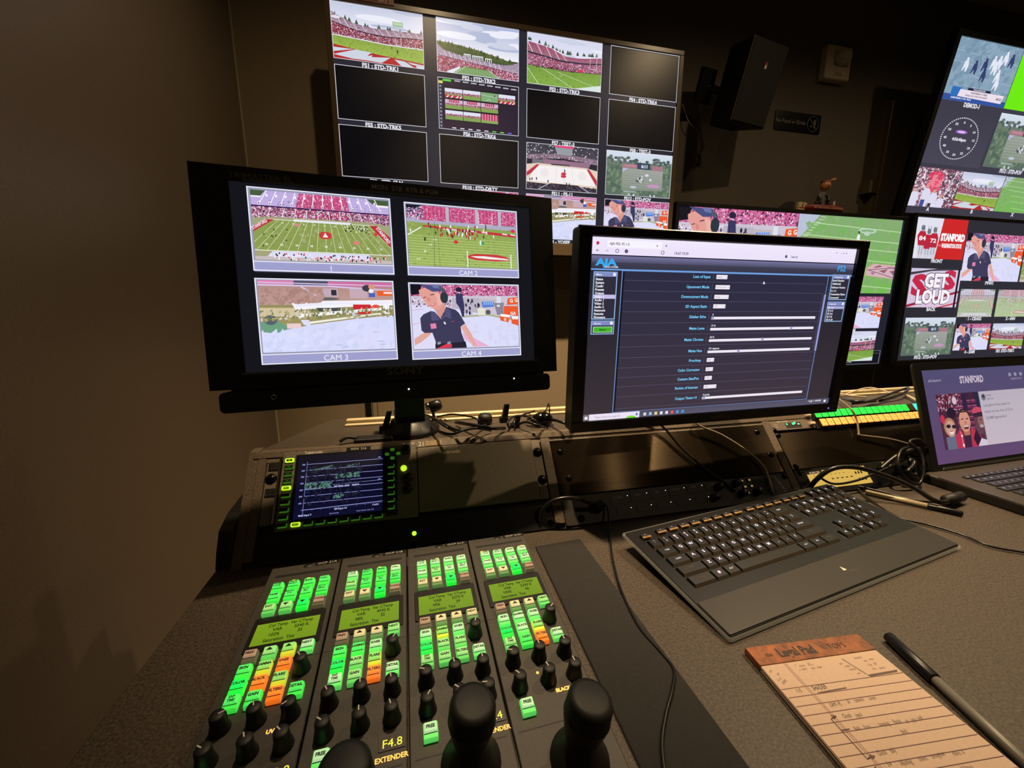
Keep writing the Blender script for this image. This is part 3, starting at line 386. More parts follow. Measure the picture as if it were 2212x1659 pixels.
def pic_laptop():
    P = Pic(); P.rect(0, 0, 1, 1, (82, 78, 116), (100, 72, 112)); P.text('#GoStanford', .10, .115, .026, (160, 150, 176)); P.text('STANFORD', .43, .125, .075, (196, 180, 198), bold=.05, sx=.72); P.text('PRESENTED BY', .86, .15, .018, (150, 140, 160), sx=1.2); [P.ell(.80 + i * .055, .10, .014, .022, (150, 146, 170)) for i in range(4)]
    Q = Pic(1.15); Q.rect(0, 0, 1, 1, (66, 34, 58), (84, 40, 66)); Q.dots([(0, 0), (.55, 0)], [(0, .3), (.5, .3)], 320, [(150, 60, 84), (60, 30, 50), (200, 170, 190), (110, 40, 64)], .02)
    for i in range(6):
        for j in range(5): Q.rect(.38 + j * .13, .14 + i * .1, .49 + j * .13, .19 + i * .1, (120, 48, 84)); Q.rect(.38 + j * .13, .14 + i * .1, .49 + j * .13, .15 + i * .1, (180, 110, 150))
    Q.rect(.56, .02, .66, .3, (44, 34, 70)); Q.poly([(.84, 0), (1, 0), (1, .45), (.9, .4)], (40, 38, 66)); Q.ell(.26, .35, .1, .1, (38, 26, 46)); Q.ell(.38, .13, .05, .07, (216, 190, 210))
    Q.poly([(.06, .78), (.30, .74), (.32, 1), (.06, 1)], (104, 110, 134)); Q.ell(.18, .60, .13, .17, (170, 130, 96)); Q.ell(.19, .63, .10, .15, (206, 158, 142)); Q.ell(.05, .45, .05, .08, (200, 50, 80)); Q.ell(.15, .585, .05, .035, (44, 34, 48)); Q.ell(.27, .60, .05, .035, (44, 34, 48)); Q.poly([(.15, .68), (.25, .68), (.22, .73), (.17, .73)], (240, 226, 226)); Q.poly([(.14, .675), (.26, .672), (.2, .69)], (150, 80, 90))
    Q.poly([(.26, .78), (.38, .66), (.46, .74), (.60, .74), (.68, .64), (.86, .84), (.88, 1), (.26, 1)], (186, 52, 82)); Q.poly([(.44, .72), (.62, .72), (.60, 1), (.44, 1)], (66, 36, 62)); Q.poly([(.44, .62), (.62, .62), (.60, .78), (.47, .78)], (176, 112, 96)); Q.ell(.53, .42, .135, .13, (50, 38, 44)); Q.ell(.53, .52, .125, .20, (212, 150, 126)); Q.rect(.44, .33, .62, .36, (70, 50, 50)); Q.ell(.48, .48, .03, .012, (90, 50, 48)); Q.ell(.59, .48, .03, .012, (90, 50, 48)); Q.ell(.54, .55, .028, .035, (190, 120, 104)); Q.poly([(.46, .60), (.62, .60), (.58, .67), (.50, .67)], (120, 50, 58)); Q.rect(.48, .605, .60, .625, (238, 220, 214)); Q.line([(.39, .7), (.41, 1)], .02, (230, 130, 150)); Q.ell(.41, .78, .02, .02, (240, 220, 230)); Q.ell(.41, .95, .02, .03, (240, 220, 230))
    Q.ell(.87, .58, .12, .22, (100, 66, 80)); Q.ell(.90, .55, .07, .12, (142, 96, 96)); Q.ell(.86, .36, .13, .08, (200, 76, 104)); Q.poly([(.72, .40), (.99, .37), (.99, .46), (.78, .47)], (60, 34, 56)); Q.ell(.90, .52, .02, .012, (50, 30, 40)); Q.ell(.90, .64, .05, .03, (180, 160, 160)); Q.poly([(.74, 1), (.84, .86), (1, .92), (1, 1)], (212, 200, 216)); Q.poly([(.74, .7), (.84, .86), (.72, 1), (.66, .85)], (44, 26, 50))
    P.sub(Q, .085, .27, .475, .86); P.rect(.46, .27, .93, .86, (188, 178, 192), (200, 186, 198)); P.ell(.50, .335, .022, .038, (120, 120, 134)); P.ell(.50, .325, .012, .02, (60, 60, 74)); P.text('thomas', .53, .315, .02, (120, 112, 130), 'l'); P.text('@thomas', .53, .355, .02, (140, 132, 150), 'l')
    for i, t in enumerate(("Last game of the season to", "watch our son class of '23 in", 'LSJUMB #gostanford')): P.text(t, .485, .425 + i * .07, .03, (118, 108, 128), 'l', bold=.01)
    return P
def pic_browser():
    P = Pic(); BG = (52, 50, 66); P.rect(0, 0, 1, 1, (28, 30, 44), (58, 50, 56)); P.rect(0, 0, 1, .086, (240, 232, 252), (236, 226, 250)); P.ell(.02, .03, .005, .009, (190, 60, 90)); P.rect(.05, .012, .23, .048, (248, 244, 255)); P.text('AJA FS2: FS 1-2', .09, .03, .013, (120, 110, 130)); P.text('x', .215, .03, .013, (100, 95, 110)); P.text('+', .245, .03, .016, (90, 90, 100)); P.text('<-', .02, .066, .014, (80, 80, 100)); P.text('->', .05, .066, .014, (170, 165, 190)); P.ell(.083, .066, .006, .010, (90, 90, 110)); P.ell(.083, .066, .004, .007, (240, 232, 252)); P.ell(.113, .066, .006, .010, (90, 90, 110)); P.ell(.235, .066, .006, .010, (90, 90, 110)); P.ell(.235, .066, .004, .007, (240, 232, 252)); P.text('10.67.19.39', .30, .066, .014, (110, 105, 125)); P.text('Search', .735, .06, .013, (130, 125, 145)); P.ell(.70, .06, .005, .009, (90, 90, 110)); P.text('v      -   o   x', .935, .025, .012, (90, 90, 110))
    P.rect(0, .092, 1, .162, (70, 70, 92), (56, 54, 72)); P.rect(0, .092, 1, .125, (118, 116, 158), (78, 78, 104)); P.rect(0, .158, 1, .166, (110, 160, 226)); P.text('AJA', .052, .124, .034, (60, 170, 236), bold=.06, sx=1.5); P.text('VIDEO SYSTEMS', .068, .149, .008, (230, 230, 240)); P.text('FS2', .947, .118, .034, (70, 170, 240), bold=.02)
    P.rect(.103, .166, .897, .963, (110, 140, 196)); P.rect(.106, .168, .894, .960, (44, 44, 66), (64, 54, 66)); P.rect(.106, .168, .112, .960, (18, 20, 34))
    ys = [.187, .244, .299, .354, .413, .480, .546, .613, .671, .728, .782, .837, .902]; nm = ['Loss of Input', 'Upconvert Mode', 'Downconvert Mode', 'SD Aspect Ratio', 'Sidebar Edge', 'Matte Luma', 'Matte Chroma', 'Matte Hue', 'ProcAmp', 'Color Corrector', 'Custom Size/Pos', 'Region of Interest', 'Output Timing H']
    for i, (y, t) in enumerate(zip(ys, nm)):
        P.text(t, .415, y, .0155, (120, 200, 244), 'r', bold=.03); P.rect(.425, y - .015, .4262, y + .015, (90, 92, 120))
        if i < 12: P.rect(.112, (y + ys[i + 1]) / 2 - .001, .885, (y + ys[i + 1]) / 2 + .0012, (86, 84, 108))
    P.rect(.112, .94, .885, .942, (86, 84, 108))
    for y, a, b, t in ((.187, .436, .478, 'Black'), (.244, .437, .492, 'Full Screen'), (.299, .437, .492, 'Crop'), (.353, .437, .484, 'Off'), (.671, .437, .466, 'Off'), (.728, .437, .466, 'Off'), (.782, .437, .466, 'Off'), (.837, .437, .488, 'Off')): P.rect(a - .002, y - .015, b + .002, y + .015, (16, 16, 26)); P.rect(a, y - .012, b, y + .012, (238, 232, 244)); P.text(t, a + .004, y, .011, (150, 145, 165), 'l', bold=0); P.text('v', b - .005, y, .01, (120, 115, 135), bold=0)
    for y, v, th in ((.420, '0', .44), (.485, '77 %', .768), (.552, '60 %', .652), (.620, '101 degrees', .559), (.906, '0 pixels', .443)): P.rect(.436, y - .006, .866, y + .009, (238, 232, 244)); P.rect(th - .005, y - .008, th + .005, y + .011, (160, 160, 200)); P.text(v, .438, y - .019, .011, (240, 240, 250), 'l', bold=.02)
    def panel(u0, v0, u1, v1, ttl):
        P.rect(u0, v0, u1, v1, (150, 186, 230)); P.rect(u0 + .003, v0 + .004, u1 - .003, v1 - .005, (48, 46, 62)); P.rect(u0 + .002, v0 + .003, u1 - .002, v0 + .026, (130, 140, 196)); P.text(ttl, u0 + .008, v0 + .015, .011, (232, 232, 246), 'l', bold=.02); P.ell(u1 - .01, v0 + .014, .005, .009, (236, 238, 250))
    panel(.011, .173, .088, .425, 'Menu'); P.rect(.014, .293, .085, .314, (196, 190, 232))
    for i, t in enumerate(['Status', 'System', 'Config', 'Presets', 'Output', 'Video 1', 'Audio 1', 'Video 2', 'Audio 2', 'Network', 'Remote', 'Firmware']): P.text(t, .018, .212 + i * .0182, .0125, (240, 240, 248), 'l', bold=.03)
    panel(.011, .431, .088, .506, 'Alarms'); P.rect(.018, .464, .082, .496, (180, 236, 180)); P.rect(.020, .467, .080, .493, (70, 180, 50)); P.text('None', .05, .48, .012, (30, 90, 30))
    panel(.909, .156, .990, .312, 'Connection'); panel(.909, .322, .989, .449, 'Network'); P.rect(.912, .351, .986, .368, (170, 172, 222))
    for i, t in enumerate(['Serial Number', '1FS001642', 'Software Version', '2.1.1.2', 'Connection Status', 'Connected']): P.text(t, .913, .192 + i * .021, .0115, (236, 236, 246), 'l', bold=.03)
    for i, t in enumerate(['FS 1-2', 'FS 3-4', 'FS 5-6', 'FS 7-8', 'FS 9-10']): P.text(t, .915, .36 + i * .019, .0125, (236, 236, 246), 'l', bold=.03)
    P.rect(.887, .278, .895, .634, (150, 156, 214)); P.poly([(.620, .205), (.628, .22), (.620, .223)], (250, 250, 255)); P.rect(0, .963, 1, 1, (84, 80, 100), (92, 88, 108)); P.rect(0, .963, .021, 1, (120, 110, 118)); P.rect(.006, .975, .016, .992, (240, 240, 246)); P.rect(.021, .963, .20, 1, (236, 226, 244)); P.text('Type here to search', .04, .982, .014, (150, 140, 160), 'l', bold=0); P.ell(.17, 1, .018, .014, (120, 220, 60)); P.ell(.19, .98, .004, .008, (90, 110, 200))
    for i, c in enumerate([(220, 220, 230), (150, 200, 220), (240, 214, 130), (230, 230, 240), (230, 230, 240), (236, 90, 90), (100, 150, 220), (60, 160, 220)]): P.rect(.215 + i * .0205, .974, .225 + i * .0205, .992, c)
    P.text('^ () [] <  3:48 PM', .93, .976, .011, (236, 236, 244)); P.rect(.975, .974, .985, .990, (236, 236, 244)); return P
def pic_scope():
    P = Pic(4 / 3); P.rect(0, 0, 1, 1, (10, 8, 26), (14, 14, 44)); L = (150, 156, 220); ys = [.15, .25, .35, .455, .56, .66, .765]; P.line([(.10, .11), (.10, .95)], .012, (90, 96, 150))
    for y, t in zip(ys, ('700', '600', '500', '400', '300', '200', '100')): P.line([(.1, y), (1, y)], .007, L); P.text(t, .06, y, .024, L)
    P.line([(.1, .525), (1, .505)], .005, L); P.text('40%', .96, .12, .02, L); P.text('30%', .96, .49, .02, L); P.line([(.08, .87), (1, .85)], .008, L); P.line([(.1, .545), (.4, .545)], .012, (200, 204, 240)); P.line([(.43, .545), (.72, .545)], .012, (200, 204, 240))
    G = [(70, 110, 100), (96, 140, 120), (54, 84, 84)]; P.dots([(.1, .46), (.4, .46)], [(.1, .55), (.4, .55)], 300, G, .012); P.dots([(.44, .36), (.72, .34)], [(.44, .42), (.72, .41)], 220, G, .014); P.poly([(.15, .25), (.4, .19), (.4, .23), (.2, .26)], (74, 104, 96)); P.poly([(.55, .22), (.72, .19), (.72, .22), (.58, .24)], (74, 104, 96)); P.dots([(.43, .70), (.54, .66)], [(.43, .73), (.54, .73)], 60, G, .012); P.dots([(.1, .2), (.75, .2)], [(.1, .8), (.75, .8)], 200, [(30, 34, 50), (26, 26, 48)], .02)
    [P.line([(.1 + i * .02, .862), (.1 + i * .02, .875 + .012 * (i % 5 == 0))], .004, L) for i in range(45)]; P.text('SDI Input 1A', .52, .90, .026, (190, 196, 240)); P.text('3 us/Div', .92, .895, .022, (190, 196, 240)); P.text('Multi Input Y', .13, .95, .026, (190, 196, 240)); P.text('Video: Normal  Auto 10.0', .8, .965, .018, (130, 130, 190)); P.text('525 59.94 Ref', .45, .965, .018, (130, 130, 190)); return P
def pic_lcd(l):
    P = Pic(61 / 25.5); P.rect(0, 0, 1, 1, (128, 160, 28), (118, 150, 26)); D = (34, 50, 8); [P.rect(.05 + i * .045, .08, .052 + i * .045, .94, (110, 142, 26)) for i in range(21)]; P.text('Col Temp  Var CTemp', .54, .15, .15, D, sx=.86, bold=.025); P.text(l[0], .35, .37, .15, D, sx=.9, bold=.025); P.text(l[1], .73, .37, .15, D, sx=.9, bold=.025); P.text(l[2], .32, .60, .15, D, sx=.9, bold=.025); P.text(l[3], .72, .60, .15, D, sx=.9, bold=.025); P.text('Saturation  Tint', .42, .84, .15, D, sx=.86, bold=.025); return P
# ------------------------------------------------------------------ materials in use
black = K('black_plastic', (16, 16, 17), .42, bump=.05, nscale=900); gloss = K('glossy_black', (10, 10, 11), .16); satin = K('satin_black', (20, 20, 21), .34); rubber = K('black_rubber', (14, 13, 13), .55); dark = K('dark_grey', (42, 39, 36), .5, noise=.12, nscale=120)
wallm = K('tan_wall_vinyl', (150, 132, 108), .36, noise=.06, nscale=260, bump=.35); lamin = K('speckled_laminate', (80, 68, 56), .5, speck=((32, 26, 21), (90, 76, 63)), nscale=420, bump=.1); ceilm = K('ceiling_tile', (150, 140, 125), .9, noise=.06, nscale=90); floorm = K('carpet', (60, 55, 52), .95, noise=.3, nscale=300, bump=.5)
putty = K('putty_metal', (106, 96, 82), .48, noise=.07, nscale=300); puttyd = K('console_laminate', (86, 74, 62), .55, speck=((64, 52, 42), (112, 96, 80)), nscale=500); chrome = K('polished_metal', (215, 205, 190), .16, 1); brass = K('pale_metal_rail', (226, 208, 170), .3, .25); screwm = K('black_screw', (24, 22, 22), .22, .7); white = K('white_plastic', (226, 216, 200), .4); beige = K('beige_plastic', (190, 176, 150), .5)
brushed = grooved('brushed_black_panel', (72, 60, 46), .27); legend = K('white_legend', (205, 200, 190), .5); dimleg = K('grey_legend', (92, 88, 84), .4, .3); lit = K('backlit_legend', (200, 200, 220), .4, emit=(172, 166, 206), es=.8); tape = K('black_label_tape', (14, 13, 13), .35); cabm = K('cable_jacket', (20, 18, 17), .32); cabw = K('white_cable_jacket', (196, 182, 160), .4); scr = picmat('lit_screen', .32); scrm = picmat('lit_matte_screen', .5)
ledw = K('white_indicator', (255, 255, 255), .5, emit=(255, 250, 230), es=1.5); ledg = K('green_indicator', (60, 255, 20), .5, emit=(150, 255, 30), es=2.5); ledb = K('blue_indicator', (80, 90, 255), .5, emit=(150, 140, 255), es=1)
# ------------------------------------------------------------------ the room
def struct(name, mb, M=None): o = mb.build(name, None, M); o['kind'] = 'structure'; return o
XL, YB, XR, YF, HC = -.585, 1.758, 4.6, -2.6, 2.6
def slab(n, x0, x1, y0, y1, z0, z1, m): return struct(n, MB().box(x0, x1, y0, y1, z0, z1, m))
slab('floor', XL - .1, XR + .1, YF - .1, YB + .1, -.1, 0, floorm); slab('ceiling', XL - .1, XR + .1, YF - .1, YB + .1, HC, HC + .1, ceilm)
slab('wall_left', XL - .1, XL, YF, YB, 0, HC, K('left_wall_vinyl', (120, 105, 88), .33, noise=.05, nscale=260, bump=.3)); slab('wall_back', XL - .1, XR + .1, YB, YB + .1, 0, HC, wallm); slab('wall_right', XR, XR + .1, YF, YB, 0, HC, wallm); slab('wall_front', XL - .1, XR + .1, YF - .1, YF, 0, HC, wallm)  # left wall is a darker vinyl, its weaker light put into the colour
struct('trim_1', MB().box(XL, XL + .004, YB - .004, YB, 0, HC, K('corner_bead', (196, 180, 150), .35)))
struct('trim_2', MB().box(-.205, -.165, YB - .012, YB, 0, 1.2, wallm).box(-.187, -.185, YB - .0125, YB - .012, 0, 1.2, black)); struct('trim_3', MB().box(-.228, -.212, YB - .03, YB, 0, 1.35, black))
struct('trim_4', MB().box(1.09, XR, YB - .004, YB, 0, HC, K('dark_wall_slab', (84, 76, 66), .7, noise=.08, nscale=200, bump=.3)).box(-.2, 1.09, YB - .004, YB, ZD + .9, HC, K('dark_wall_slab', (84, 76, 66), .7, noise=.08, nscale=200, bump=.3)))  # darker slab over the right and upper parts of the back wall
canr = K('can_reflector', (200, 190, 170), .3, .6); bulb = K('lamp_glow', (255, 230, 190), .4, emit=(255, 214, 150), es=4)
for i, (x, y, *_) in enumerate(LAMPS):
    t = thing('ceiling_light', ['recessed round ceiling light above the left wall television', 'recessed round ceiling light above the wall speaker', 'recessed round ceiling light above the right wall televisions', 'recessed round ceiling light farthest right in the row along the televisions', 'added fill light in the ceiling behind the camera, left', 'added fill light in the ceiling behind the camera, right'][i], 'ceiling light', (x, y, HC), 'recessed ceiling lights')
    MB().lathe([(.040, -.010), (.055, -.010), (.062, -.006), (.062, 0), (.040, 0)], white, 32).build('trim_ring', t); MB().lathe([(.030, -.0035), (.030, -.001)], bulb, 24).build('bulb', t)
# ------------------------------------------------------------------ wall televisions
SW, SH = 1.244, .70
TS = 1.35
def tv(label, o, yaw, tilt, tiles, border=(60, 60, 70), bez=.014, depth=.075, bezm=black, bg=(38, 38, 46), pole=True, beb=.026):
    X = (math.cos(yaw), math.sin(yaw), 0); N = Vector((-math.sin(yaw), math.cos(yaw), 0)); Y = Vector((0, 0, 1)) * math.cos(tilt) + N * math.sin(tilt)
    F = frame((o[0], o[1], o[2] + ZD), X, Y); t = thing('wall_television', label, 'television', F, 'control room wall televisions')
    h = MB(); h.prism(rr(-bez - .0005, SW + bez + .0005, -SH - beb, bez + .0005, .004), -depth * .35, .002, black, 0, T=Matrix.Identity(4)); h.prism(rr(.08, SW - .08, -SH + .03, -.10, .03), -depth, -depth * .35, black)
    h.build('housing', t); f = MB()
    for a in ((-bez, SW + bez, 0, bez), (-bez, SW + bez, -SH - beb, -SH), (-bez, 0, -SH, 0), (SW, SW + bez, -SH, 0)): f.prism([(a[0], a[2]), (a[1], a[2]), (a[1], a[3]), (a[0], a[3])], .002, .010, bezm, .0015)
    f.build('bezel', t); s = Pic(); s.rect(0, 0, 1, 1, bg); so = s.build('screen', SW, SH, scr, t, z=.003)
    for (u0, v0, u1, v1, P, txt, fr) in tiles:
        Q = Pic(P.asp if P else 16 / 9); Q.sub(P, 0, 0, 1, 1) if P else Q.rect(0, 0, 1, 1, (7, 7, 13))
        if fr: Q.asp = (u1 - u0) * SW / ((v1 - v0) * SH); Q.frame(0, 0, 1, 1, .010, (222, 222, 232))
        w_, h_ = (u1 - u0) * SW, (v1 - v0) * SH
        if txt: Q.asp = w_ / h_; Q.text(txt, .5, 1 + (.022 if fr != 2 else .016) * SH * .62 / h_, .0125 / h_ * (1 if fr else TS), (226, 226, 236), bold=.045)
        Q.build('video_window', w_, h_, scr, so, x=u0 * SW, y=-v0 * SH, z=.0032)
    return t, F
C4 = [0, .2630, .5155, .7715]; R4 = [0, .251, .501, .751]; W4, H4 = .2285, .2275
P_ = {'t1': pic_trk1(), 't2': pic_trk2(), 't3': pic_trk3(), 'wide': pic_wide(), 'cam2': pic_cam2(), 'bench': pic_bench(), 'woman': pic_woman(), 'bb': pic_basket(), 'board': pic_board(), 'rep': pic_replay()}
grid = [['t1', 't2', 't3', None], [None, 'rep', None, None], [None, None, 'bb', 'board'], ['wide', 'cam2', 'bench', 'woman']]
names = [['FS1 : STD-TRK1', 'FS2 : STD-TRK2', 'FS3 : STD-TRK3', 'FS4 : STD-TRK4'], ['FS5 : STD-TRK5', 'FS6 : STD-TRK6', 'FS7 : TEST-3', 'FS8 : TEST-3'], ['FS9 : STD-CLN', 'FS10 : STD-DRTY', 'FS11 : FS-11', 'FS12 : STD-POV'], ['1 - CRAIG', '2 - IAN', '3 - YOSEF', '4 - SAM']]
goldb = K('tan_plastic_bezel', (92, 76, 58), .3)
tv1, F1 = tv('left wall television split into sixteen video windows, six of them black', (-.23, 1.551, 1.285), 0, .002, [(C4[j], R4[i], C4[j] + W4, R4[i] + H4, P_.get(grid[i][j]), names[i][j], 1) for i in range(4) for j in range(4)], bezm=goldb, bez=.017, bg=(40, 39, 50), beb=.045)
clk, dem = pic_clock(), pic_demod()
pgm2 = P_['woman']
multi = Pic(1.6); multi.rect(0, 0, 1, 1, (20, 20, 32)); multi.frame(0, 0, 1, 1, .02, (150, 150, 170)); multi.rect(0, .2, .97, .215, (150, 150, 170)); multi.text('Input  Preview 1080i59.94 (STD) A - ch1', .04, .34, .075, (226, 226, 236), 'l', sx=.5); multi.text('Ref  59.94 INTERLACED', .04, .58, .075, (226, 226, 236), 'l', sx=.5); multi.text('Version  1.0.4.0', .04, .82, .075, (226, 226, 236), 'l', sx=.5); multi.rect(.01, .06, .2, .14, (190, 60, 80))
tv2, F2 = tv('long wall television behind the computer monitor showing a large green pitch', (1.078, 1.572, .757), 0, 0, [(0, 0, .492, .494, pgm2, 'PGM', 0), (.494, 0, .99, .494, pic_field(), 'PVW', 0), (.02, .517, .32, .738, P_['t2'], '1 - CRAIG', 0), (.34, .517, .64, .738, P_['bench'], '3 - YOSEF', 0), (.66, .517, .96, .738, P_['woman'], '4 - SAM', 0), (.02, .765, .32, .985, P_['t1'], None, 0), (.34, .765, .64, .985, P_['wide'], None, 0), (.65, .760, .955, .975, P_['t3'], None, 0), (.80, .902, .993, .998, multi, None, 0)], bg=(34, 36, 48), bez=.016)
tv3, F3 = tv('upper right wall television tilted down with a clock face and a bright green window', (2.32, 1.487, 1.491), 0, -.137, [(0, 0, .322, .327, dem, 'DEMOD-1', 0), (.325, 0, .66, .327, Pic().rect(0, 0, 1, 1, (110, 236, 20)), None, 0), (.0, .36, .31, .69, clk, None, 0), (.325, .352, .655, .675, P_['board'], 'FS12 : STD-POV', 0), (.67, .352, 1, .675, P_['wide'], None, 0), (0, .715, .235, .955, pic_crowdfans(), 'A', 0), (.238, .718, .475, .95, P_['t1'], 'B', 0), (.478, .72, .715, .95, pic_field(), 'X', 0), (.718, .72, .99, .95, P_['cam2'], 'Y', 0)], bg=(62, 60, 74), bez=.022)
tv4, F4 = tv('lower right wall television with scoreboard graphics GET LOUD and STANFORD', (2.372, 1.558, .776), 0, .035, [(.0, .003, .28, .278, pic_front(), 'FRONT', 0), (.012, .345, .288, .618, pic_loud(), 'BACK', 0), (.286, .088, .63, .424, P_['woman'], 'PVW1', 0), (.64, .088, .985, .424, P_['wide'], 'PGM', 0), (.020, .692, .300, .968, P_['board'], 'FS12 : STD-POV', 0), (.302, .484, .505, .688, pic_washcam(1), '1 - CRAIG', 0), (.525, .484, .73, .688, pic_washcam(2), '2 - IAN', 0), (.75, .484, .955, .688, P_['bench'], '3', 0), (.310, .740, .515, .940, P_['woman'], '4 - SAM', 0), (.53, .740, .735, .940, P_['t1'], 'FS1 STD-TRK1', 0), (.75, .740, .955, .940, P_['bb'], 'FS11', 0)], bg=(44, 44, 54), bez=.016)
for F, n, dz in ((F1, 1, .35), (F2, 2, .35), (F3, 3, .35), (F4, 4, .35)):
    pass
# brackets between the televisions and the wall
for (t, F, dpt) in ((tv1, F1, .205), (tv2, F2, .185), (tv3, F3, .26), (tv4, F4, .20)):
    MB().box(.45, .80, -.50, -.20, -dpt, -.07, black).build('wall_bracket', t)
t = thing('name_card', 'small reddish brown card taped to the top edge of the left television', 'card', frame(tuple(Vector(F1 @ Vector((.085, .017, .011)))), (1, 0, 0), (0, 0, 1)))
MB().prism([(0, -.010), (.11, -.010), (.11, .03), (0, .03)], 0, .001, K('red_brown_card', (120, 52, 30), .5)).text('BAY 21', .085, .0, .0012, .016, legend).build('card', t)
MB().lathe([(.004, 0), (.0035, .002)], ledw, 10).build('indicator_light', tv1, Matrix.Translation((SW + .008, -SH + .02, .010)))
# ------------------------------------------------------------------ broadcast picture monitor
o = Vector((-.245, .555, .504 + ZD)); yw, tl = .122, .122; N = Vector((-math.sin(yw), math.cos(yw), 0)); FS = frame(o, (math.cos(yw), math.sin(yw), 0), Vector((0, 0, 1)) * math.cos(tl) + N * math.sin(tl))
t = thing('broadcast_monitor', 'black broadcast picture monitor with four camera windows standing over the rack', 'monitor', FS)
h = MB(); h.prism(rr(0, .45, -.259, 0, .004), -.046, -.004, black, .0, ch0=.01); h.prism(rr(.04, .41, -.250, -.03, .02), -.066, -.046, black, 0, ch0=.010); h.build('housing', t)
f = MB(); sx0, sx1, sy0, sy1 = .0375, .4145, -.2395, -.0165
for a in ((0, .45, sy1, 0), (0, .45, -.259, sy0), (0, sx0, sy0, sy1), (sx1, .45, sy0, sy1)): f.prism([(a[0], a[2]), (a[1], a[2]), (a[1], a[3]), (a[0], a[3])], -.004, .0, satin)
f.prism([(sx0 - .004, sy0 - .0025), (sx1 + .004, sy0 - .0025), (sx1 + .004, sy0), (sx0 - .004, sy0)], 0, .0012, K('bezel_lip', (70, 68, 70), .3)); f.prism([(sx0 + .015, sy1 + .0), (sx1 - .02, sy1), (sx1 - .02, sy1 + .0025), (sx0 + .015, sy1 + .0025)], 0, .0012, K('bezel_lip', (70, 68, 70), .3)); f.build('front_frame', t)
MB().prism(rr(.008, .438, -.287, -.262, .006), -.03, .0, black, .001).prism([(.02, -.263), (.43, -.263), (.43, -.258), (.02, -.258)], -.03, -.006, black).build('lower_bar', t)
MB().text('TRIMASTER EL', .038, -.0105, .0006, .0092, dimleg, 'l', .01, 1.15).text('MON  21B  RTR & PGM', .237, -.0085, .0006, .0085, K('label_print', (120, 114, 108), .5), bold=.01, sx=1.0).text('SONY', .2235, -.2465, .0006, .0135, dimleg, bold=.03, sx=1.35).build('lettering', t)
SP = Pic((sx1 - sx0) / (sy1 - sy0)); SP.rect(0, 0, 1, 1, (20, 21, 27)); sc_ = SP.build('screen', sx1 - sx0, sy1 - sy0, scr, t, x=sx0, y=sy1, z=-.003)
for (x0, x1, y0, y1, P, tx, yl) in ((.0555, .2165, .022, .119, 'wide', '1', .1085), (.234, .3935, .0235, .119, 'cam2', 'CAM 2', .1085), (.0548, .2145, .127, .231, 'bench', 'CAM 3', .2195), (.2335, .3925, .1285, .2325, 'woman', 'CAM 4', .2215)):
    w_, h_ = x1 - x0, y1 - y0; Q = Pic(w_ / h_); Q.rect(0, 0, 1, 1, (160, 160, 206)); vl = (yl - y0) / h_; Q.rect(0, 0, 1, vl - .005, (150, 152, 178)); Q.sub(P_[P], .017, .022, .985, vl - .03); Q.frame(0, 0, 1, 1, .013, (236, 236, 250)); Q.rect(0, vl - .012, 1, vl, (236, 236, 250)); Q.text(tx, .52, (vl + 1) / 2, .07, (240, 240, 252), bold=.0)
    Q.build('video_window', w_, h_, scr, sc_, x=x0, y=-y0, z=-.0026)
for x, y in ((.226, -.272), (.379, -.2665)): MB().lathe([(.0013, 0), (.001, .0006)], ledw, 8).build('indicator_light', t, Matrix.Translation((x, y, .0002)))
MB().lathe([(.003, 0), (.003, .001), (.0022, .001), (.0022, 0)], dimleg, 12).build('headphone_jack', t, Matrix.Translation((.065, -.271, .0)))
pb = onz(884, 905, .126); pb = Vector((-.022, .70, ZD + .1265))
s = MB(); inv = FS.inverted()
def world(mb, T=None): return mb
W2 = lambda p, F: F.inverted() @ Vector(p)
ps = MB(); ps.box(-.046, .004, .693, .722, ZD + .135, ZD + .43, black); ps.box(-.035, -.007, .635, .70, ZD + .28, ZD + .40, black); ps.build('stand_pole', t, inv)
ps = MB().lathe([(.05, 0), (.05, .008), (.036, .012), (.034, .02)], black, 32, Matrix.Translation((-.021, .705, ZD + .1265))); ps.box(-.0475, -.046, .690, .6935, ZD + .14, ZD + .17, white); ps.build('stand_base', t, inv)
# ------------------------------------------------------------------ computer monitor
o = Vector((.246, .558, .443 + ZD)); yw, tl = .024, -.034; N = Vector((-math.sin(yw), math.cos(yw), 0)); FM = frame(o, (math.cos(yw), math.sin(yw), 0), Vector((0, 0, 1)) * math.cos(tl) + N * math.sin(tl)); inv = FM.inverted()
t = thing('computer_monitor', 'black flat computer monitor with a dark settings web page', 'monitor', FM)
MB().prism(rr(-.021, .521, -.2935, .0145, .006), -.026, -.001, black, 0, ch0=.006).build('housing', t)
f = MB(); B0 = (-.021, .521, -.2935, .0145)
for a in ((B0[0], B0[1], .0005, B0[3]), (B0[0], B0[1], B0[2], -.2765), (B0[0], -.0005, -.2765, .0005), (.5005, B0[1], -.2765, .0005)): f.prism([(a[0], a[2]), (a[1], a[2]), (a[1], a[3]), (a[0], a[3])], -.001, .006, satin, .0015)
f.build('front_frame', t); pic_browser().build('screen', .5, .276, scr, t, z=0)
MB().text('SAMSUNG', .256, -.2845, .0062, .0075, dimleg, bold=.02, sx=1.2).build('lettering', t); MB().lathe([(.0016, 0), (.001, .0008)], ledb, 8).build('power_light', t, Matrix.Translation((.497, -.2845, .0062)))
ps = MB(); ps.box(.485, .515, .70, .72, ZD + .13, ZD + .38, black); ps.box(.46, .54, .585, .70, ZD + .33, ZD + .38, black); ps.build('stand_pole', t, inv); MB().prism(rr(.40, .60, .655, .79, .02), ZD + .1265, ZD + .137, black, .002).build('stand_base', t, inv)
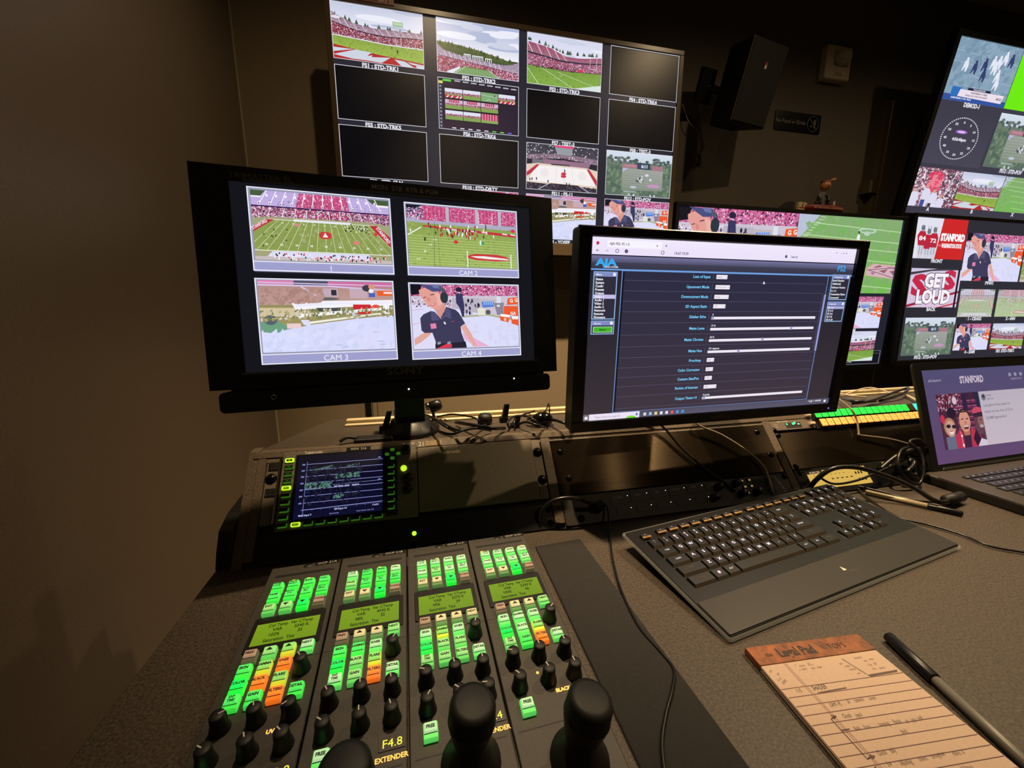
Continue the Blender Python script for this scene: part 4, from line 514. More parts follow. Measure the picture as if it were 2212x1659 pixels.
# ------------------------------------------------------------------ desk and console
t = thing('console_desk', 'speckled brown laminate console desktop under the control panels and keyboard', 'desk', (0, 0, 0))
MB().prism([(-.277, -.45), (2.35, -.45), (2.35, .80), (-.277, .80)], ZD - .04, ZD - .0002, lamin, .002).build('desktop', t); MB().box(-.26, -.235, -.40, .75, 0, ZD - .04, dark).box(2.25, 2.28, -.40, .75, 0, ZD - .04, dark).build('side_support', t)
SY = Vector((0, .105, .126)).normalized(); FSL = frame((0, .54, ZD), (1, 0, 0), SY); isl = FSL.inverted()      # the sloping rack face: x, distance up the slope, out
t = thing('rack_console', 'sloping rack console housing with light laminate edges behind the desk', 'console', (0, .54, ZD))
inv = Matrix.Translation((0, -.54, -ZD)); yz = [(.5405, .0005), (.648, .117), (.815, .117), (.815, .0005)]
TX = Matrix(((0, 0, 1, 0), (1, 0, 0, 0), (0, 1, 0, ZD), (0, 0, 0, 1)))       # profile in yz, extruded along x
MB().prism([(y + .006, z) for y, z in yz[:2]] + [(.665, .117), (.665, .0005)], -.243, 2.2, K('console_interior', (22, 20, 18), .6), T=TX).build('body', t, inv)
top = MB(); top.prism([(.634, .1135), (.648, .126), (.655, .1262), (.655, .117)], -.25, 2.2, puttyd, T=TX); top.prism([(-.246, .655), (2.2, .655), (2.2, .815), (-.170, .815), (-.186, .79)], ZD + .117, ZD + .1262, K('shelf_dark_laminate', (66, 57, 48), .5, speck=((50, 42, 35), (84, 72, 60)), nscale=500)); top.box(-.165, 2.2, .665, .81, ZD + .0005, ZD + .117, K('console_interior', (22, 20, 18), .6)); top.build('top_shelf', t, inv)
c = MB(); c.prism([(y, z) for y, z in ((.5405, .0005), (.646, .1275), (.665, .1275), (.665, .0005))], -.256, -.243, puttyd, T=TX); c.build('end_cheek', t, inv)
for i, (x0, x1) in enumerate(((-.243, -.231), (.198, .214), (.662, .679), (1.135, 1.15), (1.60, 1.615))): MB().prism([(x0, .009), (x1, .009), (x1, .1535), (x0, .1535)], -.008, .0015, puttyd, .0008).build('rack_divider', t, inv @ FSL)
MB().prism([(-.25, .1535), (2.2, .1535), (2.2, .1645), (-.25, .1645)], -.004, .0015, puttyd, .001).build('upper_edge_strip', t, inv @ FSL)
t = thing('console_end_panel', 'curved black end panel left of the sloping rack console', 'panel', (-.27, .56, ZD)); inv = Matrix.Translation((.27, -.56, -ZD))
MB().prism([(.548, .0005), (.78, .0005), (.78, .09), (.748, .085), (.718, .068), (.664, .060), (.600, .055), (.570, .044), (.556, .02)], -.276, -.2575, satin, .002, T=TX).build('panel', t, inv)
for i, (x0, x1, lb) in enumerate(((-.14, .52, 'bright metal cable rail along the back of the console behind the picture monitor'), (.95, 1.62, 'bright metal cable rail along the back of the console beside the laptop'))):
    t = thing('cable_rail', lb, 'rail', (x0, .755, ZD + .1262), 'metal rails on the console back edge'); MB().prism([(0, 0), (x1 - x0, 0), (x1 - x0, .010), (0, .010)], 0, .004, brass, .001).prism([(0, .016), (x1 - x0, .016), (x1 - x0, .026), (0, .026)], 0, .010, brass, .002).build('rail', t)
def panel(name, label, cat, x0, x1, s0, s1, m, z=.0, th=.003, screws=(), group=None, ch=.0008, z0=None):
    t = thing(name, label, cat, FSL @ Matrix.Translation((x0, s0, z)), group); MB().prism([(0, 0), (x1 - x0, 0), (x1 - x0, s1 - s0), (0, s1 - s0)], -th, 0, m, ch).build('face_plate', t)
    for x, s in screws: screw(t, x - x0, s - s0)
    return t
def screw(t, x, y, z=0, r=.0042):
    MB().lathe([(r * 1.35, 0), (r * 1.3, .001), (r, .0012), (r * .85, .0026), (r * .3, .0034)], screwm, 14).build('screw', t, Matrix.Translation((x, y, z)))
# bay 21, left: waveform monitor
t = thing('waveform_monitor', 'rack waveform monitor with small blue trace screen and green lit keys', 'monitor', FSL @ Matrix.Translation((-.23, .055, 0)))
MB().prism([(0, 0), (.018, 0), (.018, .101), (0, .101)], -.004, 0, putty, .0008).build('rack_ear', t); screw(t, .008, .067, 0, .006)
MB().prism([(.018, .0), (.021, .0), (.021, .095), (.018, .095)], 0, .006, chrome).build('edge_strip', t)
b = MB(); ox, oy = .23, -.055
b.prism([(.0225, -.011), (.218, -.011), (.218, .104), (.0225, .104)], -.004, .006, putty, .0012); b.prism([(.041, -.001), (.172, -.001), (.172, .0985), (.041, .0985)], .006, .0066, K('scope_bezel', (12, 13, 14), .3)); b.prism([(.171, -.006), (.188, -.006), (.188, .098), (.171, .098)], .006, .0064, K('scope_key_panel', (20, 24, 18), .4)); b.build('body', t)
pic_scope().build('screen', .121, .094, scr, t, x=.0455, y=.0965, z=.0068)
MB().text('Tektronix', .052, .1012, .0063, .0062, legend, 'l', .03).text('WFM 5200', .083, .1012, .0063, .0050, dimleg, 'l').build('lettering', t); MB().prism([(.112, .0988), (.148, .0988), (.148, .1048), (.112, .1048)], .006, .0066, tape).text('WFM  21A', .130, .1018, .0067, .0052, legend).build('name_tape', t)
kg = K('key_glow_bright', (120, 200, 20), .4, emit=(196, 240, 40), es=1.1); kd = K('key_green_glow', (30, 70, 10), .35, emit=(44, 96, 12), es=1.0); kt = K('key_top_dark', (26, 40, 16), .35)
def skey(x, y, hot, w_=.0125, h_=.0062, tx=None):
    k = MB()
    if hot: k.prism(rr(-w_ / 2, w_ / 2, -h_ / 2, h_ / 2, .0018), 0, .0022, kg, .0006); k.prism(rr(-w_ / 2 + .0022, w_ / 2 - .0022, -h_ / 2 + .0014, h_ / 2 - .0016, .0008), .0022, .0024, K('key_caption_black', (20, 30, 10), .4)); k.text(tx or '1A', 0, .0, .0025, .003, kg)
    else: k.prism(rr(-w_ / 2, w_ / 2, -h_ / 2, h_ / 2, .0012), 0, .0016, kt, .0005); k.prism([(-w_ / 2 + .001, -h_ / 2 - .0004), (w_ / 2 - .001, -h_ / 2 - .0004), (w_ / 2 - .001, -h_ / 2 + .0012), (-w_ / 2 + .001, -h_ / 2 + .0012)], 0, .0018, kd); k.prism([(w_ / 2 - .0008, -h_ / 2), (w_ / 2 + .0002, -h_ / 2), (w_ / 2 + .0002, h_ / 2 - .001), (w_ / 2 - .0008, h_ / 2 - .001)], 0, .0017, kd)
    if tx and not hot: k.text(tx, 0, .0005, .0017, .003, kd)
    k.build('key', t, Matrix.Translation((x, y, .0062)))
for i in range(10): skey(.0325, .091 - i * .0105, i in (0, 4), tx=['1A', '1B', '2A', '2B', 'INPUT'][i] if i < 5 else None)
for i in range(8): skey(.050 + i * .0158, -.0042, i == 0, tx='WFM' if i == 0 else None)
for i in range(7): skey(.1785, .070 - i * .0106, False, .0105)
for dx, dy in ((0, .007), (-.008, .0), (.009, .0), (0, -.007), (0, 0)): MB().prism(rr(-.0032, .0032, -.0022, .0022, .001), 0, .002, kd if (dx, dy) != (0, 0) else kt, .0005).build('arrow_key', t, Matrix.Translation((.181 + dx, .089 + dy, .0062)))
for dx, dy in ((.202, .094), (.203, .048), (.203, .031)): MB().lathe([(.0075, 0), (.007, .006), (.006, .0072), (0.002, .0075)], satin, 24).build('knob', t, Matrix.Translation((dx, dy, .006)))
MB().lathe([(.0048, 0), (.0048, .0016), (.0028, .0018), (.0028, .0012)], kg, 20).build('power_key', t, Matrix.Translation((.198, .064, .006)))
for i, tx in enumerate((('1A: RTR', '1B: PGM1'), ('2A: PCH F29', '2B: PCH F30'))):
    y = (.085, .046)[i]; k = thing('name_tape', ['black input name tape above the screw on the left rack ear', 'black input name tape below the screw on the left rack ear'][i], 'label', FSL @ Matrix.Translation((-.2275, .055 + y - .006, .0003)), 'input name tapes'); MB().prism([(0, 0), (.0165, 0), (.0165, .012), (0, .012)], 0, .0005, tape).text(tx[0], .008, .0085, .0006, .0040, dimleg, sx=.75).text(tx[1], .008, .0038, .0006, .0040, dimleg, sx=.75).build('tape', k)
t = thing('label_strip', 'light label strip reading BAY 21 on the console edge', 'label', FSL @ Matrix.Translation((-.043, .1536, .0017))); MB().prism([(0, 0), (.11, 0), (.11, .0105), (0, .0105)], 0, .0006, putty).text('BAY  21', .026, .0052, .0007, .0105, legend, bold=.01).build('strip', t); MB().prism([(.046, .001), (.072, .001), (.072, .0095), (.046, .0095)], .0006, .0011, K('torn_tape', (150, 130, 100), .3, noise=.3, nscale=900)).build('torn_tape', t)
t = panel('blank_rack_cover', 'plain putty coloured rack cover lettered beside the waveform monitor', 'panel', -.011, .180, .050, .1515, putty, .006, .010, ch=.0015); MB().text('Tektronix', .034, .0905, .0003, .0085, K('raised_logo', (214, 200, 170), .4), 'l', .03).build('lettering', t)
MB().prism([(.192, .0), (.207, .0), (.207, .1015), (.192, .1015)], -.010, -.005, putty, .0006).build('rack_ear', t); screw(t, .2005, .079, -.005, .006); screw(t, .2005, .031, -.005, .006)
t = panel('lower_blank_panel', 'black blank rack panel with one green light above the control panels', 'panel', -.243, .197, .003, .0425, black, 0); MB().lathe([(.0032, 0), (.003, .0015), (.0015, .003)], ledg, 14).build('indicator_light', t, Matrix.Translation((.224, .018, 0))); screw(t, .434, .030); screw(t, .434, .009); MB().lathe([(.004, 0), (.003, .0008)], rubber, 12).build('hole_plug', t, Matrix.Translation((.14, .006, 0)))
MB().text('Tektronix', .418, .03, .0003, .004, dimleg, ang=-1.57).build('lettering', t)
# bay 22
panel('brushed_rack_panel', 'brushed black metal rack panel with a bright gold lamp reflection', 'panel', .215, .661, .051, .1525, brushed, 0, .003, [(.230, .127), (.236, .080), (.642, .134), (.649, .086)])
t = panel('audio_monitor_unit', 'thin rack audio monitor unit with knobs, small lit keys and speaker grille', 'audio unit', .215, .661, .003, .0495, K('unit_grey', (52, 47, 42), .45, noise=.1, nscale=200), .001, .005, [(.242, .013), (.655, .043), (.648, .010)])
g = MB().prism(rr(.366, .412, .010, .042, .003), 0, .0003, black); [g.box(.368 + i * .0042, .3695 + i * .0042, .012, .040, .0003, .0014, dark) for i in range(10)]; g.build('speaker_grille', t)
MB().text('ICOM OP 21', .424, .026, .0004, .0062, legend, ang=-1.25, bold=.02).build('lettering', t)
keyl = K('small_lit_key', (220, 190, 130), .4, emit=(190, 160, 96), es=.45)
for i, (x, y) in enumerate(((.345, .040), (.361, .040), (.347, .029), (.361, .029), (.348, .018))): MB().prism(rr(-.0042, .0042, -.0036, .0036, .0008), 0, .002, black, .0005).prism(rr(-.0022, .0022, -.0016, .0016, .0004), .002, .0024, keyl).build('key', t, Matrix.Translation((x, y, 0)))
for x, y in ((.331, .037), (.335, .018), (.367, .018), (.293, .034), (.277, .017), (.060, .022)): MB().lathe([(.0066, 0), (.006, .011), (.0045, .0125)], satin, 18).build('knob', t, Matrix.Translation((x, y, 0)))
for i in range(6): MB().prism(rr(0, .034, 0, .014, .001), 0, .0008, black).text(['PHONES', 'GAIN', 'MIX', 'MASTER', 'SPKR', 'LINE'][i], .014, .010, .0009, .0045, legend).lathe([(.0007, 0), (.0005, .0006)], ledw, 8, Matrix.Translation((.031, .011, .0008))).build('status_strip', t, Matrix.Translation((.085 + i * .0365, .026 + i * .0008, 0)))
for i in range(5): MB().prism(rr(0, .030, 0, .012, .001), 0, .0008, black).lathe([(.0007, 0), (.0005, .0006)], ledw, 8, Matrix.Translation((.027, .009, .0008))).build('meter_window', t, Matrix.Translation((.090 + i * .0375, .008 + i * .0006, 0)))
# bay 23: button panel
t = thing('button_panel', 'rack router panel with a row of green and a row of amber lit keys', 'control panel', FSL @ Matrix.Translation((.680, .132, .0)))
MB().prism([(0, 0), (.105, 0), (.105, .021), (0, .021)], -.004, .001, putty, .0008).text('RTR CP 23A', .03, .0185, .0012, .005, legend).text('Source', .012, .013, .0012, .0035, legend).text('Status', .012, .008, .0012, .0035, legend).prism([(.034, .004), (.072, .004), (.072, .015), (.034, .015)], .001, .0013, dark).build('face_plate', t)
ct = K('cyan_lamp', (60, 200, 160), .5, emit=(80, 200, 150), es=.9); [MB().prism(rr(0, w_, 0, .004, .0008), 0, .0006, ct).build('status_lamp', t, Matrix.Translation((x, y, .0014))) for x, y, w_ in ((.036, .010, .003), (.050, .010, .006), (.055, .012, .005))]; MB().lathe([(.0015, 0), (.001, .001)], ledw, 8).build('status_lamp', t, Matrix.Translation((.066, .011, .0014)))
screw(t, .003, .002); screw(t, .005, -.009); MB().prism([(.105, -.003), (.43, -.003), (.43, .0385), (.105, .0385)], -.004, .002, K('key_bank_black', (16, 13, 11), .4), .001).build('key_bank', t)
gk = K('green_lit_key', (30, 200, 60), .35, emit=(48, 214, 76), es=1); ak = K('amber_lit_key', (230, 160, 70), .35, emit=(232, 160, 84), es=1); ck = K('cyan_lit_key', (60, 200, 190), .35, emit=(70, 206, 196), es=1); mk = K('magenta_lit_key', (210, 90, 200), .35, emit=(216, 96, 206), es=1); ok = K('dark_brown_key', (50, 32, 12), .35, emit=(60, 38, 14), es=.6); kc = K('key_caption', (30, 80, 30), .5)
n_ = 17
for r in range(2):
    for i in range(n_ if r == 0 else n_ + 1):
        m = (gk if i < 15 else (ok if i == 15 else ck)) if r == 0 else (mk if i == 16 else ak); x = .112 + r * .0038 + i * .01715
        k = MB().prism(rr(0, .0148, 0, .0158, .001), 0, .005, K('key_side', (60, 50, 30), .4), .0, top=m).prism(rr(.0006, .0142, .0006, .0152, .001), .005, .0064, m, .0006)
        k.text(str(i + 1) if r == 0 else chr(65 + i), .0076, .008, .0066, .005, K('key_caption_amber', (120, 80, 30), .5) if r else kc); k.build('key', t, Matrix.Translation((x, .0195 - r * .0190, .002)))
for y in (.0245, .006): MB().prism(rr(0, .013, 0, .006, .001), 0, .006, beige, .001).build('side_key', t, Matrix.Translation((.090, y, .0012)))
k = thing('label_strip', 'small brown label reading BAY 23 above the button panel', 'label', FSL @ Matrix.Translation((.832, .1542, .0017))); MB().prism([(0, 0), (.046, 0), (.046, .0105), (0, .0105)], 0, .0008, K('brown_tape', (50, 20, 18), .4)).text('BAY  23', .022, .005, .001, .0095, legend).build('strip', k)
for x in (.80, .88, .96): pass
panel('brushed_rack_panel', 'brushed dark metal rack panel below the green and amber keys', 'panel', .682, 1.134, .053, .1275, brushed, 0, .003, [(.686, .123), (.692, .058)])
t = panel('patch_unit', 'bottom rack unit with a bright yellow printed front reading SCAN 25A', 'rack unit', .682, 1.134, .003, .0515, black, 0, .004, [(.694, .046)])
Q = Pic(3.6); Q.rect(0, 0, 1, 1, (232, 190, 92)); Q.rect(0, 0, .26, .16, (40, 26, 20)); Q.text('SCAN 25A', .14, .08, .10, (220, 190, 150)); [Q.ell(.80 + i * .05, .35, .015, .08, (40, 24, 14)) for i in range(3)]; [Q.rect(.36 + i * .08, .5, .40 + i * .08, .56, (60, 40, 20)) for i in range(5)]; [Q.rect(.80 + i * .05, .65, .83 + i * .05, .8, (40, 24, 14)) for i in range(3)]; [Q.rect(.1 + i * .07, .25, .12 + i * .07, .29, (120, 84, 40)) for i in range(8)]
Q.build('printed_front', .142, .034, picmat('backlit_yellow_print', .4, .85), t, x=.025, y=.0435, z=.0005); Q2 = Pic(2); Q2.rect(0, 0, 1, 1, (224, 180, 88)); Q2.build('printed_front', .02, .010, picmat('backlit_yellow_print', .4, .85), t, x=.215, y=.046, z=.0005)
# ------------------------------------------------------------------ camera control panels
AL, YO, PW = .0765, .027, .0813; XO = Vector((math.cos(YO), math.sin(YO), 0)); NO = Vector((-math.sin(YO), math.cos(YO), 0)); UO = NO * math.cos(AL) + Vector((0, 0, 1)) * math.sin(AL); O0 = Vector((-.1895, .498, .0245 + ZD))
body_m = K('control_panel_grey', (58, 53, 48), .5, noise=.08, nscale=260, bump=.08); gapm = K('panel_gap_black', (10, 9, 9), .5); knobm = K('knob_black', (15, 14, 14), .55); capm = K('key_caption_ink', (22, 50, 16), .5); capd = K('key_caption_brown', (70, 44, 30), .5)
def keym(n, top, side, es=1): return K('key_top_' + n, top, .3, emit=top, es=es * .8), K('key_side_' + n, side, .3, emit=side, es=es * .8)
KM = {'g': keym('green', (80, 226, 96), (60, 220, 70)), 'G': keym('bright_green', (30, 250, 90), (30, 240, 60), 1.15), 'p': keym('pale_green', (146, 206, 120), (90, 190, 84)), 'l': keym('light_green', (172, 214, 160), (96, 214, 96)), 'o': keym('orange', (252, 132, 48), (240, 110, 30), 1.1), 'y': keym('green_yellow', (136, 206, 100), (190, 200, 50)), 'c': keym('cream', (206, 190, 140), (90, 130, 70), .9), 't': keym('tan', (170, 138, 112), (90, 84, 60), .75)}
clear = K('clear_key_cap', (220, 240, 220), .12, alpha=.16, spec=.8)
def ockey(p, x, s, kind, txt, flip=False, sz=.0036):
    tm, sm = KM[kind]; k = MB(); w_, d = .0114, .0120
    k.prism([(-w_ / 2, -d / 2), (w_ / 2, -d / 2), (w_ / 2, d / 2), (-w_ / 2, d / 2)], 0, .0052, sm, .0004, top=sm); k.prism(rr(-w_ / 2 + .0006, w_ / 2 - .0006, -d / 2 + .0040, d / 2 - .0004, .0006, 2), .0052, .0072, tm, .0008, top=tm); k.box(-w_ / 2 + .0004, w_ / 2 - .0004, -d / 2 + .0034, -d / 2 + .0040, .0052, .0054, gapm)
    k.prism(rr(-w_ / 2 - .0006, w_ / 2 + .0006, -d / 2 - .0006, d / 2 + .0006, .001, 2), 0, .0030, clear, .0003)
    c = capd if kind in 'to' else capm
    if txt in '^v': a = 1 if txt == '^' else -1; k.add([(-.0030, -.0012 * a + .0018, .0074), (.0030, -.0012 * a + .0018, .0074), (0, .0022 * a + .0018, .0074)], [(0, 1, 2) if a > 0 else (0, 2, 1)], K('arrow_ink', (14, 18, 12), .5))
    elif '|' in txt: a, b = txt.split('|'); k.text(a, 0, .0035, .0074, sz * .85, c, bold=.04, sx=.9); k.text(b, 0, .0004, .0074, sz * .85, c, bold=.04, sx=.9)
    else: k.text(txt, 0, .0018, .0074, sz, c, bold=.05, sx=.95)
    k.build('key', p, Matrix.Translation((x, -s, 0)))
def ocknob(p, x, s, ang, h=.0165):
    k = MB().lathe([(.0078, 0), (.0072, .003), (.0060, .008), (.0056, h - .001), (.0048, h), (.0008, h)], knobm, 20); k.box(-.0005, .0005, .001, .0052, h - .0002, h + .0003, legend, Matrix.Rotation(ang, 4, 'Z')); k.box(-.0006, .0006, .0054, .0062, .004, h - .001, knobm, Matrix.Rotation(ang, 4, 'Z')); k.build('knob', p, Matrix.Translation((x, -s, 0)))
ROWS = [(41, ['PANEL|LOCK', 'MENU|SELECT', 'BARS', 'CALL']), (56, ['PAGE', 'RECALL|STD', 'AUTO|IRIS', 'SETUP|MENU']), (73, ['EXIT', 'v', 'v', 'TOGGLE']), (129.5, ['PREV', '^', '^', 'NEXT']), (145, ['SKIN', 'GAMMA', 'KNEE', None]), (159.5, ['COLOR', 'BLACK', 'FLARE', None]), (173.5, ['EXP|TIME', 'GAIN', 'FILTERS', 'DETAIL'])]
PAN = [('A', ['gggg', 'gggg', 'ppGt', 'tpyl', 'gyo ', 'Goy ', 'ggog'], ('VAR', '5540 K', '102%', '35'), 'leftmost camera control panel, with three orange lit keys', (.5, -1.2, .3, 2.1, 1.0, .4, .8)),
       ('B', ['lggl', 'pggg', 'ccGt', 'tccp', 'ggl ', 'Gpy ', 'lpol'], ('VAR', '4930 K', '98%', '35'), 'second camera control panel from the left, with an F4.8 display', (-.7, .5, .1, .2, .9, .1, .3)),
       ('C', ['llll', 'lpll', 'ccGt', 'tccc', 'lyl ', 'Gpp ', 'pppl'], ('VAR', '5270 K', '99%', '39'), 'third camera control panel from the left, with all keys green', (-.3, 1.2, .2, .1, -.6, .8, 1.4)),
       ('D', ['llll', 'llll', 'ccGt', 'tccp', 'lll ', 'Gly ', 'pgol'], ('VAR', '5290 K', '100%', '46'), 'rightmost camera control panel, beside the black desk mat', (-.9, 1.3, .1, .2, .7, .3, .1))]
JS = (.292, .281, .262, .279)
def mm(*a): return [v / 1000 for v in a]
for i, (L_, ks, lcd, lb, ang) in enumerate(PAN):
    t = thing('camera_control_panel', lb, 'control panel', frame(O0 + XO * (PW * i), XO, UO), 'camera control panels'); w_ = PW - .0016
    slp = math.tan(AL); b = MB(); b.prism([(0, -.300), (w_, -.300), (w_, 0), (0, 0)], -.0012, 0, body_m, .0008); b.add([(x, -s, z) for s, z in ((0, -.0012), (0, -.0240), (.300, -.0012)) for x in (0, w_)], [(0, 1, 3, 2), (2, 3, 5, 4), (0, 2, 4), (1, 5, 3)], gapm); b.prism([(.004, -.2505), (w_ - .004, -.2505), (w_ - .004, -.2495), (.004, -.2495)], 0, .0002, gapm); b.prism([(.001, -.1375), (w_ - .001, -.1375), (w_ - .001, -.137), (.001, -.137)], 0, .0001, gapm); b.prism(rr(.008, .074, -.0185, -.0150, .0015), 0, .0003, gapm)
    b.prism(rr(.007, .076, -.1225, -.0805, .002), 0, .0012, K('display_bezel', (26, 22, 20), .35), .0005); b.build('body', t)
    MB().prism([(.0495, -.0062), (.0785, -.0062), (.0785, -.0008), (.0495, -.0008)], 0, .0005, tape).text('OCP 21' + L_, .064, -.0036, .0006, .0050, legend, sx=1.15).build('name_tape', t); MB().lathe([(.0045, 0), (.0042, .0003)], gapm, 16, Matrix.Translation((.0415, -.004, 0)) @ Matrix.Diagonal((1.2, .8, 1, 1))).build('tally_lens', t)
    MB().text('GV', .010, -.0045, .0003, .0042, dimleg, bold=.0, sx=1.2).text('grass valley', .025, -.0042, .0003, .0030, dimleg, sx=1.0).text('OCP 400', .029, -.0078, .0003, .0026, dimleg).build('lettering', t)
    pic_lcd(lcd).build('display', .060, .026, picmat('display_glow', .3, .95), t, x=.0115, y=-.0895, z=.0014)
    for s, row in ROWS:
        for j, tx in enumerate(row):
            if tx is None: continue
            ockey(t, .0172 + j * .01655, s / 1000, ks[[r[0] for r in ROWS].index(s)][j], tx)
    for j in range(8): yl = (i == 0 and j in (2, 4)) or (i == 1 and j == 4) or (i == 3 and j in (0, 7)) or (i == 2 and j == 3); MB().prism(rr(-.0018, .0018, -.0016, .0016, .0004, 2), 0, .0016, K('lamp_yellow', (255, 220, 60), .4, emit=(255, 214, 40), es=1.1) if yl else K('lamp_off', (58, 50, 44), .4)).build('status_lamp', t, Matrix.Translation((.0145 + (j // 2) * .0165 + (j % 2) * .0058, -.0300, 0)))
    for (x, s), a in zip(((.0665, .151), (.0152, .191), (.0412, .191), (.067, .192), (.0152, .2152), (.0425, .215), (.0675, .2155)), ang): ocknob(t, x, s, a)
    ockey(t, .0166, .2348, 'l', 'FREE')
    MB().prism(rr(.0575, .0785, -.2385, -.2285, .001), 0, .0006, K('aperture_window', (70, 64, 66), .3), .0002).text({0: '', 1: 'F4.8', 2: 'F3.4', 3: ''}[i] or 'F2.8', .068, -.2335, .0008, .0085, K('aperture_digits', (220, 220, 60), .5, emit=(214, 220, 60), es=1), bold=.0, sx=1.1).build('aperture_display', t)
    em = K('amber_legend', (255, 190, 90), .5, emit=(255, 190, 90), es=1.1); MB().text('EXTENDER', .068, -.2438, .0004, .0050, em, bold=.03).build('lit_legend', t)
    if i == 0: MB().text('UV', .0545, -.2020, .0004, .0045, em, bold=.05).build('lit_legend', t)
    if i == 3: MB().lathe([(.0014, 0), (.0012, .0003), (.0007, .0003)], em, 12, Matrix.Translation((.035, -.2055, 0))).build('lit_legend', t); MB().text('BLACK', .053, -.2255, .0004, .0045, em, bold=.05).build('lit_legend', t)
    j = MB(); j.lathe([(.023, 0), (.0225, .004), (.017, .010), (.012, .016), (.0105, .024), (.0135, .030)], rubber, 28); j.build('joystick_boot', t, Matrix.Translation((.045, -JS[i], 0)))
    MB().lathe([(.0135, 0), (.0165, .012), (.0172, .0165), (.0176, .0175), (.0172, .0185), (.0168, .030), (.0150, .0335), (.0115, .0345), (.001, .0350)], knobm, 32).build('joystick_cap', t, Matrix.Translation((.045, -JS[i], .028)) @ Matrix.Rotation(.10 * (i - 1.5), 4, 'Y'))
# ------------------------------------------------------------------ dark desk mat
t = thing('desk_mat', 'black gritty rectangular mat between the control panels and the keyboard', 'mat', (.18, .35, ZD)); matm = K('gritty_black_mat', (24, 21, 19), .5, bump=.9, nscale=700, speck=((7, 6, 6), (34, 29, 24)))
MB().prism([(-.032, -.32), (.055, -.32), (.043, .157), (-.028, .153)], .0003, .0025, matm, .001).build('mat', t)
# ------------------------------------------------------------------ keyboard
o = Vector((.273, .475, .025 + ZD)); yw, tl = .146, 1.476; N = Vector((-math.sin(yw), math.cos(yw), 0)); FK = frame(o, (math.cos(yw), math.sin(yw), 0), Vector((0, 0, 1)) * math.cos(tl) + N * math.sin(tl)); inv = FK.inverted()
t = thing('computer_keyboard', 'slim black keyboard with lit white letters, clear edge and palm rest', 'keyboard', FK); kbm = K('keyboard_black', (13, 12, 12), .34, bump=.04, nscale=900)
MB().prism(rr(.003, .454, -.182, -.003, .003), -.0052, -.0003, kbm, .0005).prism(rr(.004, .453, -.181, -.136, .002), -.0003, .0009, K('palm_rest', (34, 29, 24), .42, noise=.1, nscale=500), .0006).build('body', t)
MB().prism(rr(0, .457, -.185, 0, .004), -.0042, -.0012, K('clear_acrylic_edge', (205, 205, 200), .08, alpha=.14, spec=.9), .0006).build('clear_edge', t)
MB().prism(rr(.060, .42, -.022, -.006, .004), -.0225, -.0052, kbm).build('rear_foot', t)
MB().prism([(.228, -.160), (.231, -.153), (.234, -.160)], .0009, .0011, white).text('Logitech', .242, -.1625, .0011, .005, dimleg).build('lettering', t)
kc_ = K('key_gloss', (11, 10, 12), .36); kfront = K('key_front_sheen', (62, 54, 46), .35); fk = K('function_key_gold_sheen', (150, 118, 76), .3)  # key fronts carry the lamps' warm reflection in their colour
def key(x, y, w_, tx='', sub='', h=.0170, fn=False):
    k = MB(); d = .0155 if not fn else .0085; k.add([(x0, y0, z) for (x0, x1_, y0, y1_, z) in () for _ in ()], [], kc_)
    w2 = w_ / 2; vs = [(-w2, -d / 2, 0), (w2, -d / 2, 0), (w2, d / 2, 0), (-w2, d / 2, 0), (-w2 + .0012, -d / 2 + .0026, .0030), (w2 - .0012, -d / 2 + .0026, .0030), (w2 - .0010, d / 2 - .001, .0034), (-w2 + .0010, d / 2 - .001, .0034)]
    k.add(vs, [(0, 3, 2, 1), (1, 2, 6, 5), (2, 3, 7, 6), (3, 0, 4, 7)], kc_); k.add(vs, [(4, 5, 6, 7)], kc_); k.add(vs, [(0, 1, 5, 4)], fk if fn else kfront)
    if fn:
        k.box(-w2 + .0006, w2 - .0006, -d / 2 - .0002, -d / 2 + .0030, .0028, .0035, fk); k.text(tx, 0, -d / 2 + .0015, .0037, .0026, K('fn_ink', (50, 36, 20), .5)); k.text('o', 0, .0024, .0037, .003, lit)
    elif len(tx) > 1 and w_ > .016: k.text(tx, 0, .0012, .0037, .0036, lit if len(tx) < 6 and tx not in ('SHIFT', 'CTRL') else dimleg, sx=1.1)
    else:
        if sub: k.text(sub, -.0004, .0040, .0037, .0044, lit, bold=.02); k.text(tx, -.0004, -.0010, .0037, .0052, lit, bold=.02)
        elif tx: k.text(tx, 0, .0012, .0037, .0060, lit, bold=.03, sx=1.15)
    k.build('key', t, Matrix.Translation((x, y, 0)))
P19 = .0183
key(.0255, -.021, .0150, 'ESC', fn=True)
for g, x0 in enumerate((.055, .142, .233)): [key(x0 + i * .0212, -.0185, .0165, 'F%d' % (g * 4 + i + 1), fn=True) for i in range(4)]
for i in range(3): key(.318 + i * .0195, -.0185, .0150, '', fn=True)
for i in range(4): key(.385 + i * .0195, -.0185, .0150, 'o', h=.01)
def row(y, x, items):
    for it in items:
        tx, w_ = (it, 1) if isinstance(it, (str, tuple)) and not (isinstance(it, tuple) and isinstance(it[1], (int, float))) else it
        sub = ''
        if isinstance(tx, tuple): tx, sub = tx
        key(x + w_ * P19 / 2, -y, w_ * P19 - .0016, tx, sub); x += w_ * P19
row(.0380, .0195, [('`', '~'), ('1', '!'), ('2', '@'), ('3', '#'), ('4', '$'), ('5', '%'), ('6', '^'), ('7', '&'), ('8', '*'), ('9', '('), ('0', ')'), ('-', '_'), ('=', '+'), ('BKSP', 2)])
row(.0562, .0195, [('TAB', 1.5)] + list('QWERTYUIOP') + ['[', ']', ('\\', 1.5)])
row(.0744, .0195, [('CAPS', 1.75)] + list('ASDFGHJKL') + [';', "'", ('ENTER', 2.25)])
